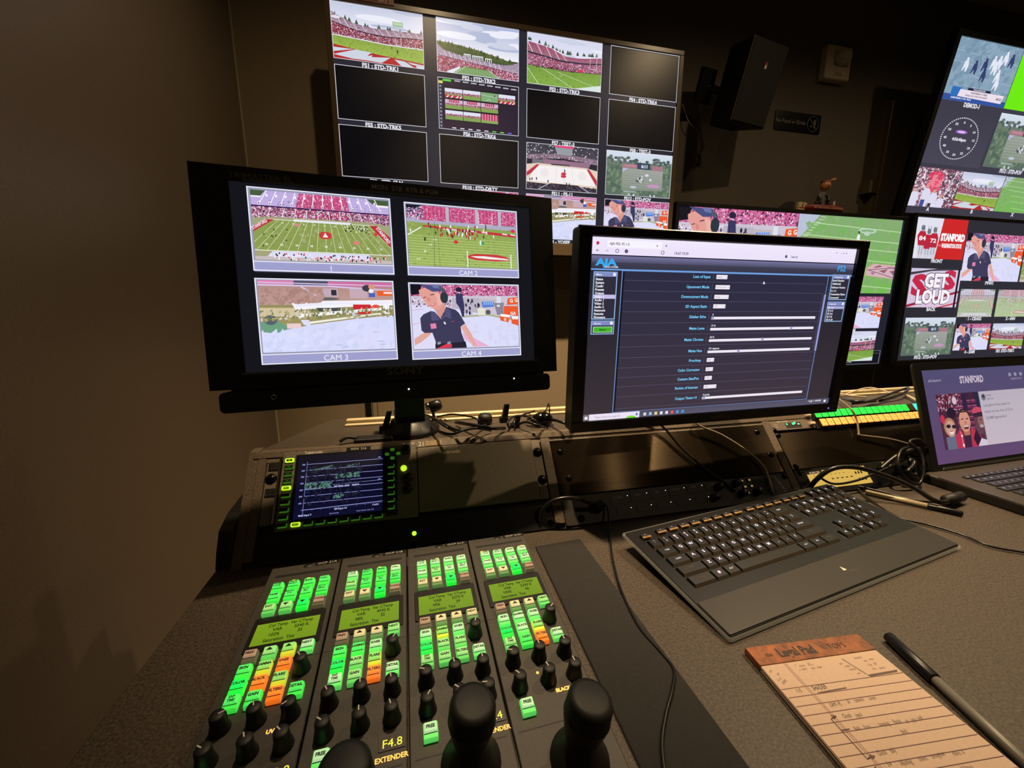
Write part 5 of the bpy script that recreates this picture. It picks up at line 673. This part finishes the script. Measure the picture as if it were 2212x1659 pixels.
row(.0926, .0195, [('SHIFT', 2.25)] + list('ZXCVBNM') + [',', '.', '/', ('SHIFT', 2.75)])
row(.1108, .0195, [('CTRL', 2.0), ('#', 1.15), ('ALT', 1.15), ('', 6.6), ('ALT', 1.3), ('FN', 1.3), ('CTRL', 1.5)])
for r, c in ((0, 3), (1, 3)): [key(.319 + i * .0188, -(.038 + r * .0182), .0168, ['INS', 'HM', 'UP', 'DEL', 'END', 'DN'][r * 3 + i][:1]) for i in range(c)]
key(.338, -.0926, .0168, '^'); [key(.319 + i * .0188, -.1108, .0168, '<v>'[i]) for i in range(3)]
for r in range(5): [key(.3815 + i * .0188, -(.038 + r * .0182), .0168 if not (r == 4 and i == 0) else .0168, ['N/*-', '789+', '456', '123', '0. '][r][i:i + 1]) for i in range(min(4, len(['N/*-', '789+', '456', '123', '0.'][r])))]
# ------------------------------------------------------------------ laptop
o = Vector((1.015, .607, .215 + ZD)); yw, tl = .03, .303; N = Vector((-math.sin(yw), math.cos(yw), 0)); FL = frame(o, (math.cos(yw), math.sin(yw), 0), Vector((0, 0, 1)) * math.cos(tl) + N * math.sin(tl)); inv = FL.inverted()
t = thing('laptop', 'open black laptop at the right end of the desk showing a selfie of three people', 'laptop', FL); lapm = K('laptop_black', (34, 31, 29), .45, bump=.05, nscale=800); lapd = K('laptop_deck', (62, 55, 48), .42, noise=.06, nscale=400)
MB().prism(rr(-.020, .365, -.2125, .0175, .010), -.0075, -.0010, lapm, 0, ch0=.003).build('lid', t); f = MB()
for a in ((-.020, .365, 0, .0175), (-.020, .365, -.2125, -.194), (-.020, 0, -.194, 0), (.345, .365, -.194, 0)): f.prism([(a[0], a[2]), (a[1], a[2]), (a[1], a[3]), (a[0], a[3])], -.0010, .0008, black)
f.text('hp', .172, -.203, .001, .007, dimleg); f.build('screen_frame', t); pic_laptop().build('screen', .345, .194, picmat('laptop_glow', .4, .95), t)
hz = ZD + .018; FB = frame((o.x - .02 - .018, .5435, hz), (math.cos(yw), math.sin(yw), 0), Vector((-math.sin(yw), math.cos(yw), 0))); b = MB(); b.prism(rr(0, .386, -.255, .004, .008), -.0155, 0, lapd, .0015); b.prism(rr(-.001, .387, -.256, .005, .008), -.0165, -.004, lapm); b.build('base', t, inv @ FB)
MB().prism([(.05, -.002), (.34, -.002), (.34, .010), (.05, .010)], -.008, .006, lapm, .003).build('hinge', t, inv @ FB)
edge = K('deck_edge_shine', (215, 205, 190), .2, 1); MB().box(-.0005, .0008, -.25, -.02, .0000, .0007, edge).build('edge_strip', t, inv @ FB); lk = K('laptop_key', (28, 26, 25), .35)
for r in range(5):
    for i in range(13): MB().prism(rr(0, .0158, 0, .0150 if r else .009, .0012, 2), -.0002, .0018, lk, .0004, top=lk).text('QWERTYUIOPASDFGHJKLZXCVBNM1234567890QWERTYUIOPASDFGHJKLZXCVBNM123'[r * 13 + i], .0075, .0085 if r else .0045, .0020, .0055, lit).build('key', t, inv @ FB @ Matrix.Translation((.045 + i * .0182 + (r % 3) * .004, -.040 - r * .0180, .0004)))
# ------------------------------------------------------------------ legal pad and pens
pp = [onz(*q, .006) for q in ((1611, 1402), (1862, 1371), (1835, 1659))]; X = (pp[1] - pp[0]); X.z = 0; w_ = .129; FP = frame(Vector((pp[0].x, pp[0].y, ZD + .0065)), X, Vector((0, 0, 1)).cross(X.normalized()))
t = thing('legal_pad', 'small lined legal pad with handwritten shader notes and brown binding', 'notepad', FP); paper = K('notepad_paper', (206, 178, 158), .7, noise=.02, nscale=300)
MB().prism([(0, -.203), (w_, -.203), (w_, 0), (0, 0)], -.0062, -.0048, K('pad_cardboard', (92, 84, 80), .7)).build('cardboard_back', t); pg = MB()
for i in range(5): d = .0004 * (i % 3); pg.prism([(d, -.203 + d), (w_ - d, -.203), (w_ - d, 0), (d, 0)], -.0048 + i * .00092, -.0048 + (i + 1) * .00092 - .0001, paper)
pg.build('pages', t); MB().prism([(-.0004, -.0200), (w_ + .0004, -.0185), (w_ + .0004, .0006), (-.0004, .0006)], -.0055, .0006, K('brown_pad_binding', (132, 76, 40), .45, noise=.3, nscale=60), .0002).text('Legal Pad', .047, -.0095, .0008, .0135, K('binding_ink', (44, 26, 18), .5), bold=.03, sx=.8).text('the', .017, -.010, .0008, .006, K('binding_ink', (44, 26, 18), .5)).text('TOPS', .093, -.0095, .0008, .0082, K('binding_ink', (44, 26, 18), .5)).build('binding', t)
Q = Pic(.127 / .183); ink = (70, 52, 52); rule = (150, 116, 120)
[Q.line([(0, .135 + i * .0435), (1, .135 + i * .0435)], .0022, rule) for i in range(19)]; Q.line([(.185, 0), (.185, 1)], .0018, (170, 120, 120)); Q.line([(.20, 0), (.20, 1)], .0018, (170, 120, 120))
def hw(s_, u, v, h=.018, al='l', r=0, sx=.62):
    x = u
    for wd in s_.split(' '): Q.text(wd, x, v + rng.uniform(-.004, .004), h * rng.uniform(.92, 1.1), ink, 'l', bold=-.012, sx=sx, shear=.25, ang=r + rng.uniform(-.04, .06)); x += (len(wd) * .60 + .6) * h / .72 * sx / Q.asp
for a in (('-> primary QC vs', .25, .025, .013), ('-> balance when shoot', .25, .052, .013), ('paint', .60, .045, .012), ('handles', .62, .065, .012), ('monitor', .63, .085, .012), ('pass', .66, .105, .012), ('Equipment', .76, .022, .013), ('- video scopes', .79, .046, .012), ('- Tally light', .79, .070, .012), ('- black cleaning', .79, .094, .012), ('11/5', .09, .155, .020), ('SHADER', .22, .150, .027), ('-  CAMS PL : all cameras comm', .19, .235, .019), ('Check signal', .25, .290, .020), ('Back focus : keeping focus as you pull', .25, .345, .019), ('back', .53, .385, .018), ('Check tally', .25, .445, .020), ('- 3.4 : adjusting colors throughout more is', .22, .490, .018), ('- Color : top row paints white balance', .22, .540, .019), ('bottom row black balance', .40, .585, .018), ('-  Filters : arrows for filters (Gain filter)', .20, .640, .019), ('- Gain : start at 0', .22, .690, .019), ('- save before you are leaving', .25, .735, .018), ('- Iris : keep it even during the game', .22, .785, .018)): hw(*a)
for s_, u, v, h in (('cam', .02, .04, .013), ('tips', .06, .06, .013), ('& to', .03, .085, .013), ('shading', .04, .105, .013), ('Color', .06, .60, .014), ('Out', .05, .64, .014), ('of the', .07, .665, .014), ('Hot', .09, .69, .014)): hw(s_, u, v, h, r=.5)
Q.line([(.66, .02), (.72, .12)], .003, ink); Q.line([(.72, .125), (.98, .12)], .003, ink); Q.line([(.73, .13), (.97, .125)], .003, ink); Q.line([(.23, .175), (.47, .17)], .003, ink); Q.line([(.20, .285), (.16, .295), (.16, .46), (.20, .455)], .003, ink); Q.line([(.16, .345), (.22, .345)], .003, ink); Q.line([(.14, .53), (.13, .50), (.17, .49)], .003, ink); Q.line([(.18, .28), (.21, .287), (.18, .295)], .003, ink); Q.line([(.19, .448), (.22, .455), (.19, .462)], .003, ink)
Q.build('handwriting', .127, .183, paintmat('handwriting_ink'), t, x=.001, y=-.0195, z=.0001, eps=2e-6)
def pen(name, label, pts, r, segs, z=.0045):
    A = onz(*pts[0], z); B = onz(*pts[1], z); d = (B - A); L = d.length; t = thing(name, label, 'pen', frame(A, d.cross(Vector((0, 0, 1))), Vector((0, 0, 1)).cross(d.cross(Vector((0, 0, 1)))) if 0 else d))
    for nm, a, b, ra, rb, m in segs: MB().lathe([(ra * .85, a * L), (ra, a * L + .0008), (rb, b * L - .0008), (rb * .85, b * L)], m, 20, Matrix.Rotation(-math.pi / 2, 4, 'X')).build(nm, t)
pen('pen', 'grey barrelled pen with black cap lying right of the legal pad', ((1918, 1374), (2260, 1688)), .0045, [('cap', 0, .38, .0052, .0054, satin), ('barrel', .38, 1.0, .0042, .0042, K('grey_pen_barrel', (120, 116, 108), .35))], .0056)
pen('pen', 'white barrelled pen with black end lying behind the keyboard', ((1870, 1062), (2080, 1110)), .0045, [('barrel', 0, .66, .0040, .0043, K('white_pen_barrel', (214, 196, 160), .3)), ('cap', .66, 1.0, .0046, .0046, satin)], .005)
# ------------------------------------------------------------------ cables
def cable(name, label, pts, r, m=cabm, cat='cable', ends=(), group=None):
    P = [Vector(p) for p in pts]; c = P[0]; t = MB().tube([p - c for p in P], r, m, 8, 6).build(name, None, Matrix.Translation(c)); tag(t, label, cat, group)
    for k, (i, rr_, L) in enumerate(ends):
        a = P[i]; b = P[i + 1] if i >= 0 and i + 1 < len(P) else P[i - 1]; d = (b - a).normalized(); MB().tube([a - c, a - c + d * L], rr_, rubber, 10, 1).build('plug', t)
    return t
on = lambda u, v, s=0.0: (lambda d, o_: o_ + d * ((Vector((0, .54, ZD)) + FSL.col[2].xyz * s - o_).dot(FSL.col[2].xyz) / d.dot(FSL.col[2].xyz)))(Vector(ray(u, v)), Vector((0, 0, CH + ZD)))      # point on the rack slope
cable('desk_cable', 'thin dark cable running from the rack down the desk beside the keyboard', [on(1295, 1080, .006), on(1312, 1098, .008), onz(1317, 1150, .004), onz(1322, 1200, .003), onz(1340, 1270, .003), onz(1378, 1350, .003), onz(1425, 1405, .003), onz(1455, 1445, .003), onz(1452, 1490, .0045), onz(1438, 1545, .0045), onz(1430, 1610, .0045), onz(1440, 1700, .0045)], .0016)
cable('headphone_cable', 'thick black cable arching over the divider between the two left racks', [on(1165, 1125, .003), on(1172, 1100, .012), on(1200, 1080, .025), on(1240, 1076, .030), on(1275, 1086, .022), on(1300, 1092, .010)], .0035, cabm, ends=[(5, .006, .014)])
cable('white_cable', 'white cable curving from the computer monitor down to the audio unit', [Vector((.52, .64, ZD + .15)), on(1505, 915, .012), on(1560, 940, .010), on(1615, 975, .008), on(1648, 1005, .006), on(1659, 1028, .006), on(1670, 1062, .006), onz(1671, 1070, .004)], .0019, cabw)
cable('signal_cable', 'black cable falling from the computer monitor across the brushed panel', [Vector((.40, .645, ZD + .15)), on(1432, 922, .010), on(1470, 965, .006), on(1520, 1010, .005), on(1565, 1042, .005), on(1588, 1062, .004)], .0022)
cable('power_cable', 'long thick black cable arching over the yellow unit to the laptop', [on(1738, 1068, .004), on(1765, 1035, .030), on(1800, 1012, .045), on(1850, 1010, .050), onz(1920, 1030, .045), onz(1975, 1055, .030), onz(2030, 1085, .014), onz(2075, 1072, .011)], .0042, cabm, ends=[(7, .009, .05)])
cable('power_cable', 'thin black cable from the keyboard corner curving across the desk to the right edge', [onz(1805, 1050, .006), onz(1838, 1045, .004), onz(1880, 1080, .003), onz(1940, 1117, .003), onz(2010, 1135, .003), onz(2080, 1156, .003), onz(2140, 1180, .003), onz(2230, 1196, .003)], .0016)
cable('power_cable', 'black cable between the white pen and the laptop plug', [onz(1800, 1040, .012), onz(1850, 1050, .006), onz(1910, 1064, .005), onz(1970, 1080, .005), onz(2040, 1086, .008)], .0022)
cable('power_cable', 'black cable looping in front of the yellow printed unit', [on(1765, 1028, .012), on(1800, 1045, .016), on(1850, 1038, .018), on(1900, 1018, .016), on(1940, 1000, .014), on(1965, 985, .012)], .0022)
cable('usb_cable', 'thin grey cable dropping over the green keys and turning right', [onz(1812, 862, .135), on(1835, 880, .012), on(1850, 905, .010), on(1855, 935, .006), on(1858, 940, .006), on(1920, 948, .010), on(1965, 960, .014), on(1990, 972, .018)], .0020, K('grey_cable_jacket', (120, 108, 90), .35))
cable('coiled_cable', 'dark cable coil hanging beside the laptop lid', [on(1965, 965, .02), on(1945, 975, .03), on(1940, 1005, .03), on(1955, 1035, .025), on(1985, 1045, .02), on(1995, 1015, .025), on(1990, 980, .03), on(1965, 955, .028), on(1985, 950, .03), on(2000, 962, .03)], .0030)
cable('coiled_cable', 'small black cable bundle tied beside the laptop lid', [on(1955, 985, .015), on(1975, 1000, .02), on(1960, 1020, .02), on(1978, 1025, .015), on(1965, 995, .018), on(1985, 1005, .015), on(1990, 1030, .01)], .0042)
cable('black_cable', 'black cable pair rising from the yellow unit to the coil by the laptop', [on(1900, 1015, .008), on(1930, 990, .014), on(1960, 975, .022), on(1985, 970, .025)], .0050)
cable('short_cable', 'short curved cable end behind the top right of the keyboard', [on(1690, 1075, .002), on(1705, 1062, .004), on(1720, 1058, .004), on(1738, 1062, .004), on(1750, 1068, .002)], .0018)
zt = .1265
pile = [([(905, 895), (930, 900), (960, 920), (990, 935)], .0022, 'black cable running down from the monitor pole over the console shelf'), ([(900, 892), (940, 905), (985, 928), (1015, 925), (1050, 918)], .0022, 'second black cable running right from the monitor pole'), ([(890, 890), (905, 915), (918, 938)], .0018, 'short cable hanging in front of the monitor pole'), ([(945, 900), (975, 895), (1005, 898), (1030, 905), (1035, 918)], .0018, 'thin cable arching behind the small round adapter'), ([(925, 915), (945, 930), (975, 938), (1000, 930), (1030, 925), (1060, 930)], .0022, 'cable loop lying at the front of the cable pile'), ([(985, 912), (1020, 918), (1060, 925), (1090, 925)], .0032, 'thick black cord across the middle of the cable pile'), ([(1100, 925), (1097, 912), (1110, 900), (1130, 898), (1150, 905), (1168, 918)], .0020, 'grey cable loop left of the power adapter'), ([(1112, 925), (1112, 908), (1130, 896), (1155, 888), (1142, 892)], .0018, 'thin cable curling up left of the power adapter'), ([(1118, 918), (1135, 912), (1160, 918), (1175, 922)], .0022, 'low cable loop in front of the power adapter'), ([(1180, 905), (1200, 908), (1222, 915), (1240, 922)], .0028, 'cable running right from the power adapter behind the monitor'), ([(1160, 900), (1178, 888), (1185, 872), (1187, 885), (1186, 908)], .0014, 'thin upright cable loop over the power adapter')]
for pts, r, lb in pile:
    n = len(pts); P = []
    for k, q in enumerate(pts): hgt = r + .002 + (.012 if 0 < k < n - 1 else .001) * (1 if 'upright' not in lb else 2.5); P.append(onz(q[0], q[1], zt + hgt))
    cable('cable', lb, P, r, cabm, group='cables piled on the console shelf')
def blob(name, label, cat, base, parts, M=None):
    t = thing(name, label, cat, M or base)
    for nm, mb in parts: mb.build(nm, t)
    return t
p = onz(1172, 905, zt + .012); blob('power_adapter', 'glossy black power adapter lying on the console shelf cables', 'adapter', Vector((p.x, p.y, ZD + zt)), [('case', MB().lathe([(.006, .001), (.015, .004), (.018, .010), (.016, .018), (.008, .024), (.001, .025)], gloss, 20, Matrix.Diagonal((1.2, .8, 1, 1)))), ('terminal', MB().tube([(-.02, 0, .012), (-.030, .0, .014)], .004, chrome, 10, 1))])
for u, v, h, lean, lb in ((1048, 915, .020, 0, 'small round black adapter on the console shelf'),): p = onz(u, v, zt); blob('adapter', lb, 'adapter', p, [('case', MB().lathe([(.010, .0005), (.014, .004), (.0135, .014), (.010, .019), (.001, .020)], rubber, 20))])
for u, v, h, lean, lb in ((1088, 912, .035, .006, 'tall black angled connector standing in the middle of the console shelf'), (1112, 923, .022, .006, 'short black connector leaning at the right of the console shelf'), (830, 935, .038, .010, 'black wedge shaped handle standing left of the monitor pole')):
    p = onz(u, v, zt); blob('connector', lb, 'connector', p, [('body', MB().add([(-.006, -.004, .0005), (.006, -.004, .0005), (.006, .006, .0005), (-.006, .006, .0005), (-.004 + lean, -.003, h), (.005 + lean, -.003, h), (.005 + lean, .004, h), (-.004 + lean, .004, h)], [(0, 3, 2, 1), (4, 5, 6, 7), (0, 1, 5, 4), (1, 2, 6, 5), (2, 3, 7, 6), (3, 0, 4, 7)], black)), ('sleeve', MB().box(-.0075, .0075, -.005, .007, .0004, h * .3, rubber))])
p = onz(935, 912, zt); t = blob('swivel_lamp', 'small black and silver swivel lamp head on the console shelf', 'lamp', p, [('stem', MB().tube([(0, 0, .0005), (.002, .002, .012), (0, 0, .024)], .003, satin, 10)), ('head', MB().lathe([(.006, -.012), (.011, -.010), (.011, .006), (.008, .012)], satin, 20, Matrix.Translation((.006, 0, .032)) @ Matrix.Rotation(1.3, 4, 'Y'))), ('ring', MB().lathe([(.0075, 0), (.0075, .009)], chrome, 20, Matrix.Translation((-.012, 0, .030)) @ Matrix.Rotation(1.3, 4, 'Y')))])
p = onz(845, 952, zt); t = thing('clamp', 'flat black clamp plate at the front of the console shelf left of the pole', 'clamp', Vector((-.075, .664, ZD + zt))); MB().prism(rr(-.035, .026, -.008, .014, .004), .0004, .006, rubber, .001).build('plate', t); MB().tube([(-.030, 0, .006), (-.045, -.004, .010), (-.056, -.008, .005)], .0028, rubber).build('lever', t)
for pts, m, r, lb in (([(1825, 852), (1870, 838), (1905, 842), (1940, 858)], cabw, .0016, 'white cable loop behind the button panel'), ([(1840, 872), (1880, 866), (1930, 848), (1962, 838), (1950, 850), (1900, 866)], cabm, .003, 'black cable loop behind the button panel'), ([(1812, 850), (1840, 855), (1870, 858)], cabw, .0022, 'short pale cable piece beside the monitor corner'), ([(1820, 860), (1850, 868), (1890, 866)], cabm, .0035, 'black cable bundle above the green keys')): cable('cable', lb, [onz(q[0], q[1], zt + r + .003 + .008 * (0 < k < len(pts) - 1)) for k, q in enumerate(pts)], r, m, group='cables on the shelf behind the button panel')
A, B = onz(1955, 852, zt + .006), onz(1985, 868, zt + .006); d = B - A; t = thing('white_strip', 'cream plastic strip lying on the shelf left of the laptop lid', 'strip', A); MB().tube([(0, 0, 0), d], .0032, beige, 8, 1).build('strip', t)
# ------------------------------------------------------------------ wall speaker
Rz = Matrix.Rotation(.183, 4, 'Z') @ Matrix.Rotation(.272, 4, 'X'); T = Matrix.Translation((1.262, 1.457, 1.341 + ZD)) @ Rz; t = thing('wall_speaker', 'black loudspeaker angled down on a wall bracket right of the left television', 'speaker', T)
TY = Matrix(((1, 0, 0, 0), (0, 1, 0, 0), (0, 0, 1, 0), (0, 0, 0, 1)))
MB().prism([(0, 0), (.200, 0), (.165, .135), (.035, .135)], -.275, 0, K('speaker_black', (15, 14, 14), .55), .003).build('cabinet', t); MB().prism([(.006, -.005), (.194, -.005), (.194, .0), (.006, .0)], -.268, -.007, K('speaker_grille_cloth', (10, 10, 10), .8, bump=.5, nscale=900)).build('grille', t)
MB().box(-.0012, .0004, -.006, -.004, -.272, -.003, K('grille_edge', (120, 105, 80), .4)).build('edge_trim', t); MB().box(.092, .108, -.0062, -.005, -.075, -.068, K('red_badge', (150, 60, 50), .4)).box(.094, .104, -.0062, -.005, -.088, -.076, legend).build('badge', t)
MB().tube([(.1, .13, -.16), (.06, .17, -.14), (.02, .20, -.13)], .014, black, 10, 4).box(-.03, .05, .185, .20, -.19, -.07, black).build('bracket', t)
cable('speaker_cable', 'thin wire hanging in a loop below the wall speaker bracket', [Vector((1.17, 1.74, 1.22 + ZD)), Vector((1.20, 1.72, 1.14 + ZD)), Vector((1.25, 1.73, 1.12 + ZD)), Vector((1.275, 1.75, 1.10 + ZD)), Vector((1.281, 1.75, 1.05 + ZD)), Vector((1.281, 1.75, 1.03 + ZD))], .0016, K('clear_wire', (150, 136, 112), .3))
t = thing('hanging_clip', 'small black teardrop clip hanging from a wire on the wall', 'clip', (1.281, 1.745, .975 + ZD)); MB().lathe([(.002, .0), (.012, .012), (.014, .026), (.008, .048), (.003, .056)], black, 14, Matrix.Diagonal((1, .5, 1, 1))).lathe([(.003, .054), (.003, .062)], chrome, 10).build('clip', t)
# ------------------------------------------------------------------ strobe, sign, conduit, wall boxes
FW = lambda x, z: frame((x, YB - .0042, z + ZD))
t = thing('fire_alarm_strobe', 'cream wall fire alarm strobe with a clear domed lens', 'alarm', FW(1.897, 1.468)); MB().prism(rr(0, .145, -.07, .07, .006), 0, .032, beige, .004).text('FIRE', .075, -.048, .0325, .022, K('faded_red_print', (150, 96, 70), .6), sx=1.0).build('base', t)
MB().lathe([(.040, 0), (.038, .018), (.026, .032), (.010, .038), (.001, .039)], K('clear_dome', (240, 230, 210), .08, alpha=.35, spec=1), 28, Matrix.Translation((.082, .018, .031)) @ Matrix.Diagonal((1.1, .8, 1, 1))).build('dome_lens', t); MB().box(.045, .125, -.012, .045, .032, .036, K('strobe_reflector', (160, 140, 105), .25, .8)).lathe([(.006, 0), (.006, .022)], chrome, 12, Matrix.Translation((.09, .018, .036))).build('reflector', t)
t = thing('door_sign', 'black wall sign reading No Food or Drink with a crossed out cup', 'sign', FW(1.675, 1.212)); MB().prism(rr(0, .268, -.042, .042, .008), 0, .004, gloss, .001).text('No Food or Drink', .092, .0, .0043, .025, K('sign_print', (140, 134, 126), .5), sx=.92, bold=-.005).build('plate', t)
s = MB(); s.lathe([(.034, 0), (.034, .0004), (.0305, .0004), (.0305, 0)], dimleg, 32, Matrix.Translation((.222, 0, .0041))); s.add([(.198, .022, .0046), (.201, .025, .0046), (.246, -.022, .0046), (.243, -.025, .0046)], [(0, 3, 2, 1)], dimleg); s.add([(.222, .018, .0045), (.240, .020, .0045), (.236, -.018, .0045), (.226, -.018, .0045)], [(0, 3, 2, 1)], dimleg); s.add([(.205, -.008, .0045), (.220, -.008, .0045), (.220, -.014, .0045), (.205, -.014, .0045)], [(0, 3, 2, 1)], dimleg); s.build('pictogram', t)
cm = K('conduit_metal', (120, 106, 84), .4, .5); t = thing('wall_conduit', 'vertical metal cable channel on the wall left of the right televisions', 'conduit', (2.325, YB - .04, ZD)); MB().box(-.026, .004, -.001, .039, .30, 1.345, cm).box(.006, .030, .006, .039, .30, 1.345, cm).build('channel', t); MB().box(-.075, -.020, -.012, .039, .915, .975, cm).build('junction_box', t); MB().box(.004, .006, -.003, .0, .30, 1.345, chrome).build('edge_strip', t)
# ------------------------------------------------------------------ ornaments on the long television
zt2 = .757 + .020 + ZD; FT = frame((1.70, 1.600, zt2 + .0005), (1, 0, 0), (0, 0, 1)); red = K('red_base', (120, 34, 34), .4)
t = thing('bobblehead_figurine', 'small bobblehead figurine on an oval red base above the long television', 'figurine', FT)
MB().lathe([(.128, 0), (.128, .022), (.120, .026)], red, 40, Matrix.Translation((.148, 0, -.012)) @ Matrix.Rotation(-math.pi / 2, 4, 'X') @ Matrix.Diagonal((1, .34, 1, 1))).text('2012 NATIONAL CHAMPIONS', .148, .012, .0335, .0125, K('base_print', (200, 150, 130), .5), bold=.02).build('base', t)
b = MB(); DK = K('figurine_dark', (34, 30, 32), .5); GY = K('figurine_jersey', (96, 92, 96), .5); b.tube([(.155, .025, -.012), (.148, .055, -.012), (.150, .085, -.012)], .016, GY, 14, 6); b.tube([(.150, .05, -.012), (.178, .040, -.005), (.200, .026, -.005)], .011, DK, 12, 6, r1=.007); b.tube([(.148, .05, -.012), (.120, .040, -.005), (.130, .026, -.005)], .011, DK, 12, 6, r1=.007); b.tube([(.140, .082, -.008), (.118, .070, .004), (.128, .052, .010)], .007, GY, 10, 6); b.tube([(.160, .082, -.008), (.176, .066, 0), (.170, .048, .006)], .007, DK, 10, 6); b.text('S', .216, .040, 0, .028, legend, bold=.06); b.build('body', t)
hd = MB(); SK = K('figurine_skin', (196, 128, 90), .45); hd.lathe([(.004, -.022), (.016, -.017), (.021, -.004), (.020, .008), (.013, .018), (.003, .021)], SK, 20, Matrix.Translation((.155, .118, -.004)) @ Matrix.Rotation(-math.pi / 2, 4, 'X')); hd.lathe([(.004, 0), (.004, .004)], SK, 8, Matrix.Translation((.150, .114, .016))); hd.build('head', t); MB().lathe([(.021, 0), (.020, .010), (.013, .017), (.002, .019)], K('figurine_cap', (110, 60, 40), .5), 20, Matrix.Translation((.156, .124, -.006)) @ Matrix.Rotation(-1.2, 4, 'X')).tube([(.17, .135, .004), (.192, .144, .008)], .006, K('cap_peak', (190, 130, 90), .5), 8, 1).build('cap', t)
t = thing('small_box', 'small cream printed box beside the figurine on the long television', 'box', frame((1.700, 1.585, zt2 + .0005), (1, .12, 0), (0, 0, 1))); MB().prism([(.0, 0), (.052, 0), (.052, .034), (0, .034)], -.012, 0, K('cream_card', (206, 180, 140), .6), .0008).box(.004, .048, .008, .013, 0, .0006, K('box_print_red', (140, 50, 40), .6)).box(.022, .028, .014, .028, 0, .0006, K('box_print_dark', (60, 40, 40), .6)).build('box', t)
t = thing('black_wedge', 'black wedge shaped object left of the figurine on the long television', 'ornament', frame((1.60, 1.60, zt2 + .0005))); MB().prism([(0, 0), (.085, 0), (.085, .034), (.055, .036)], -.012, .008, rubber, .002).build('wedge', t)
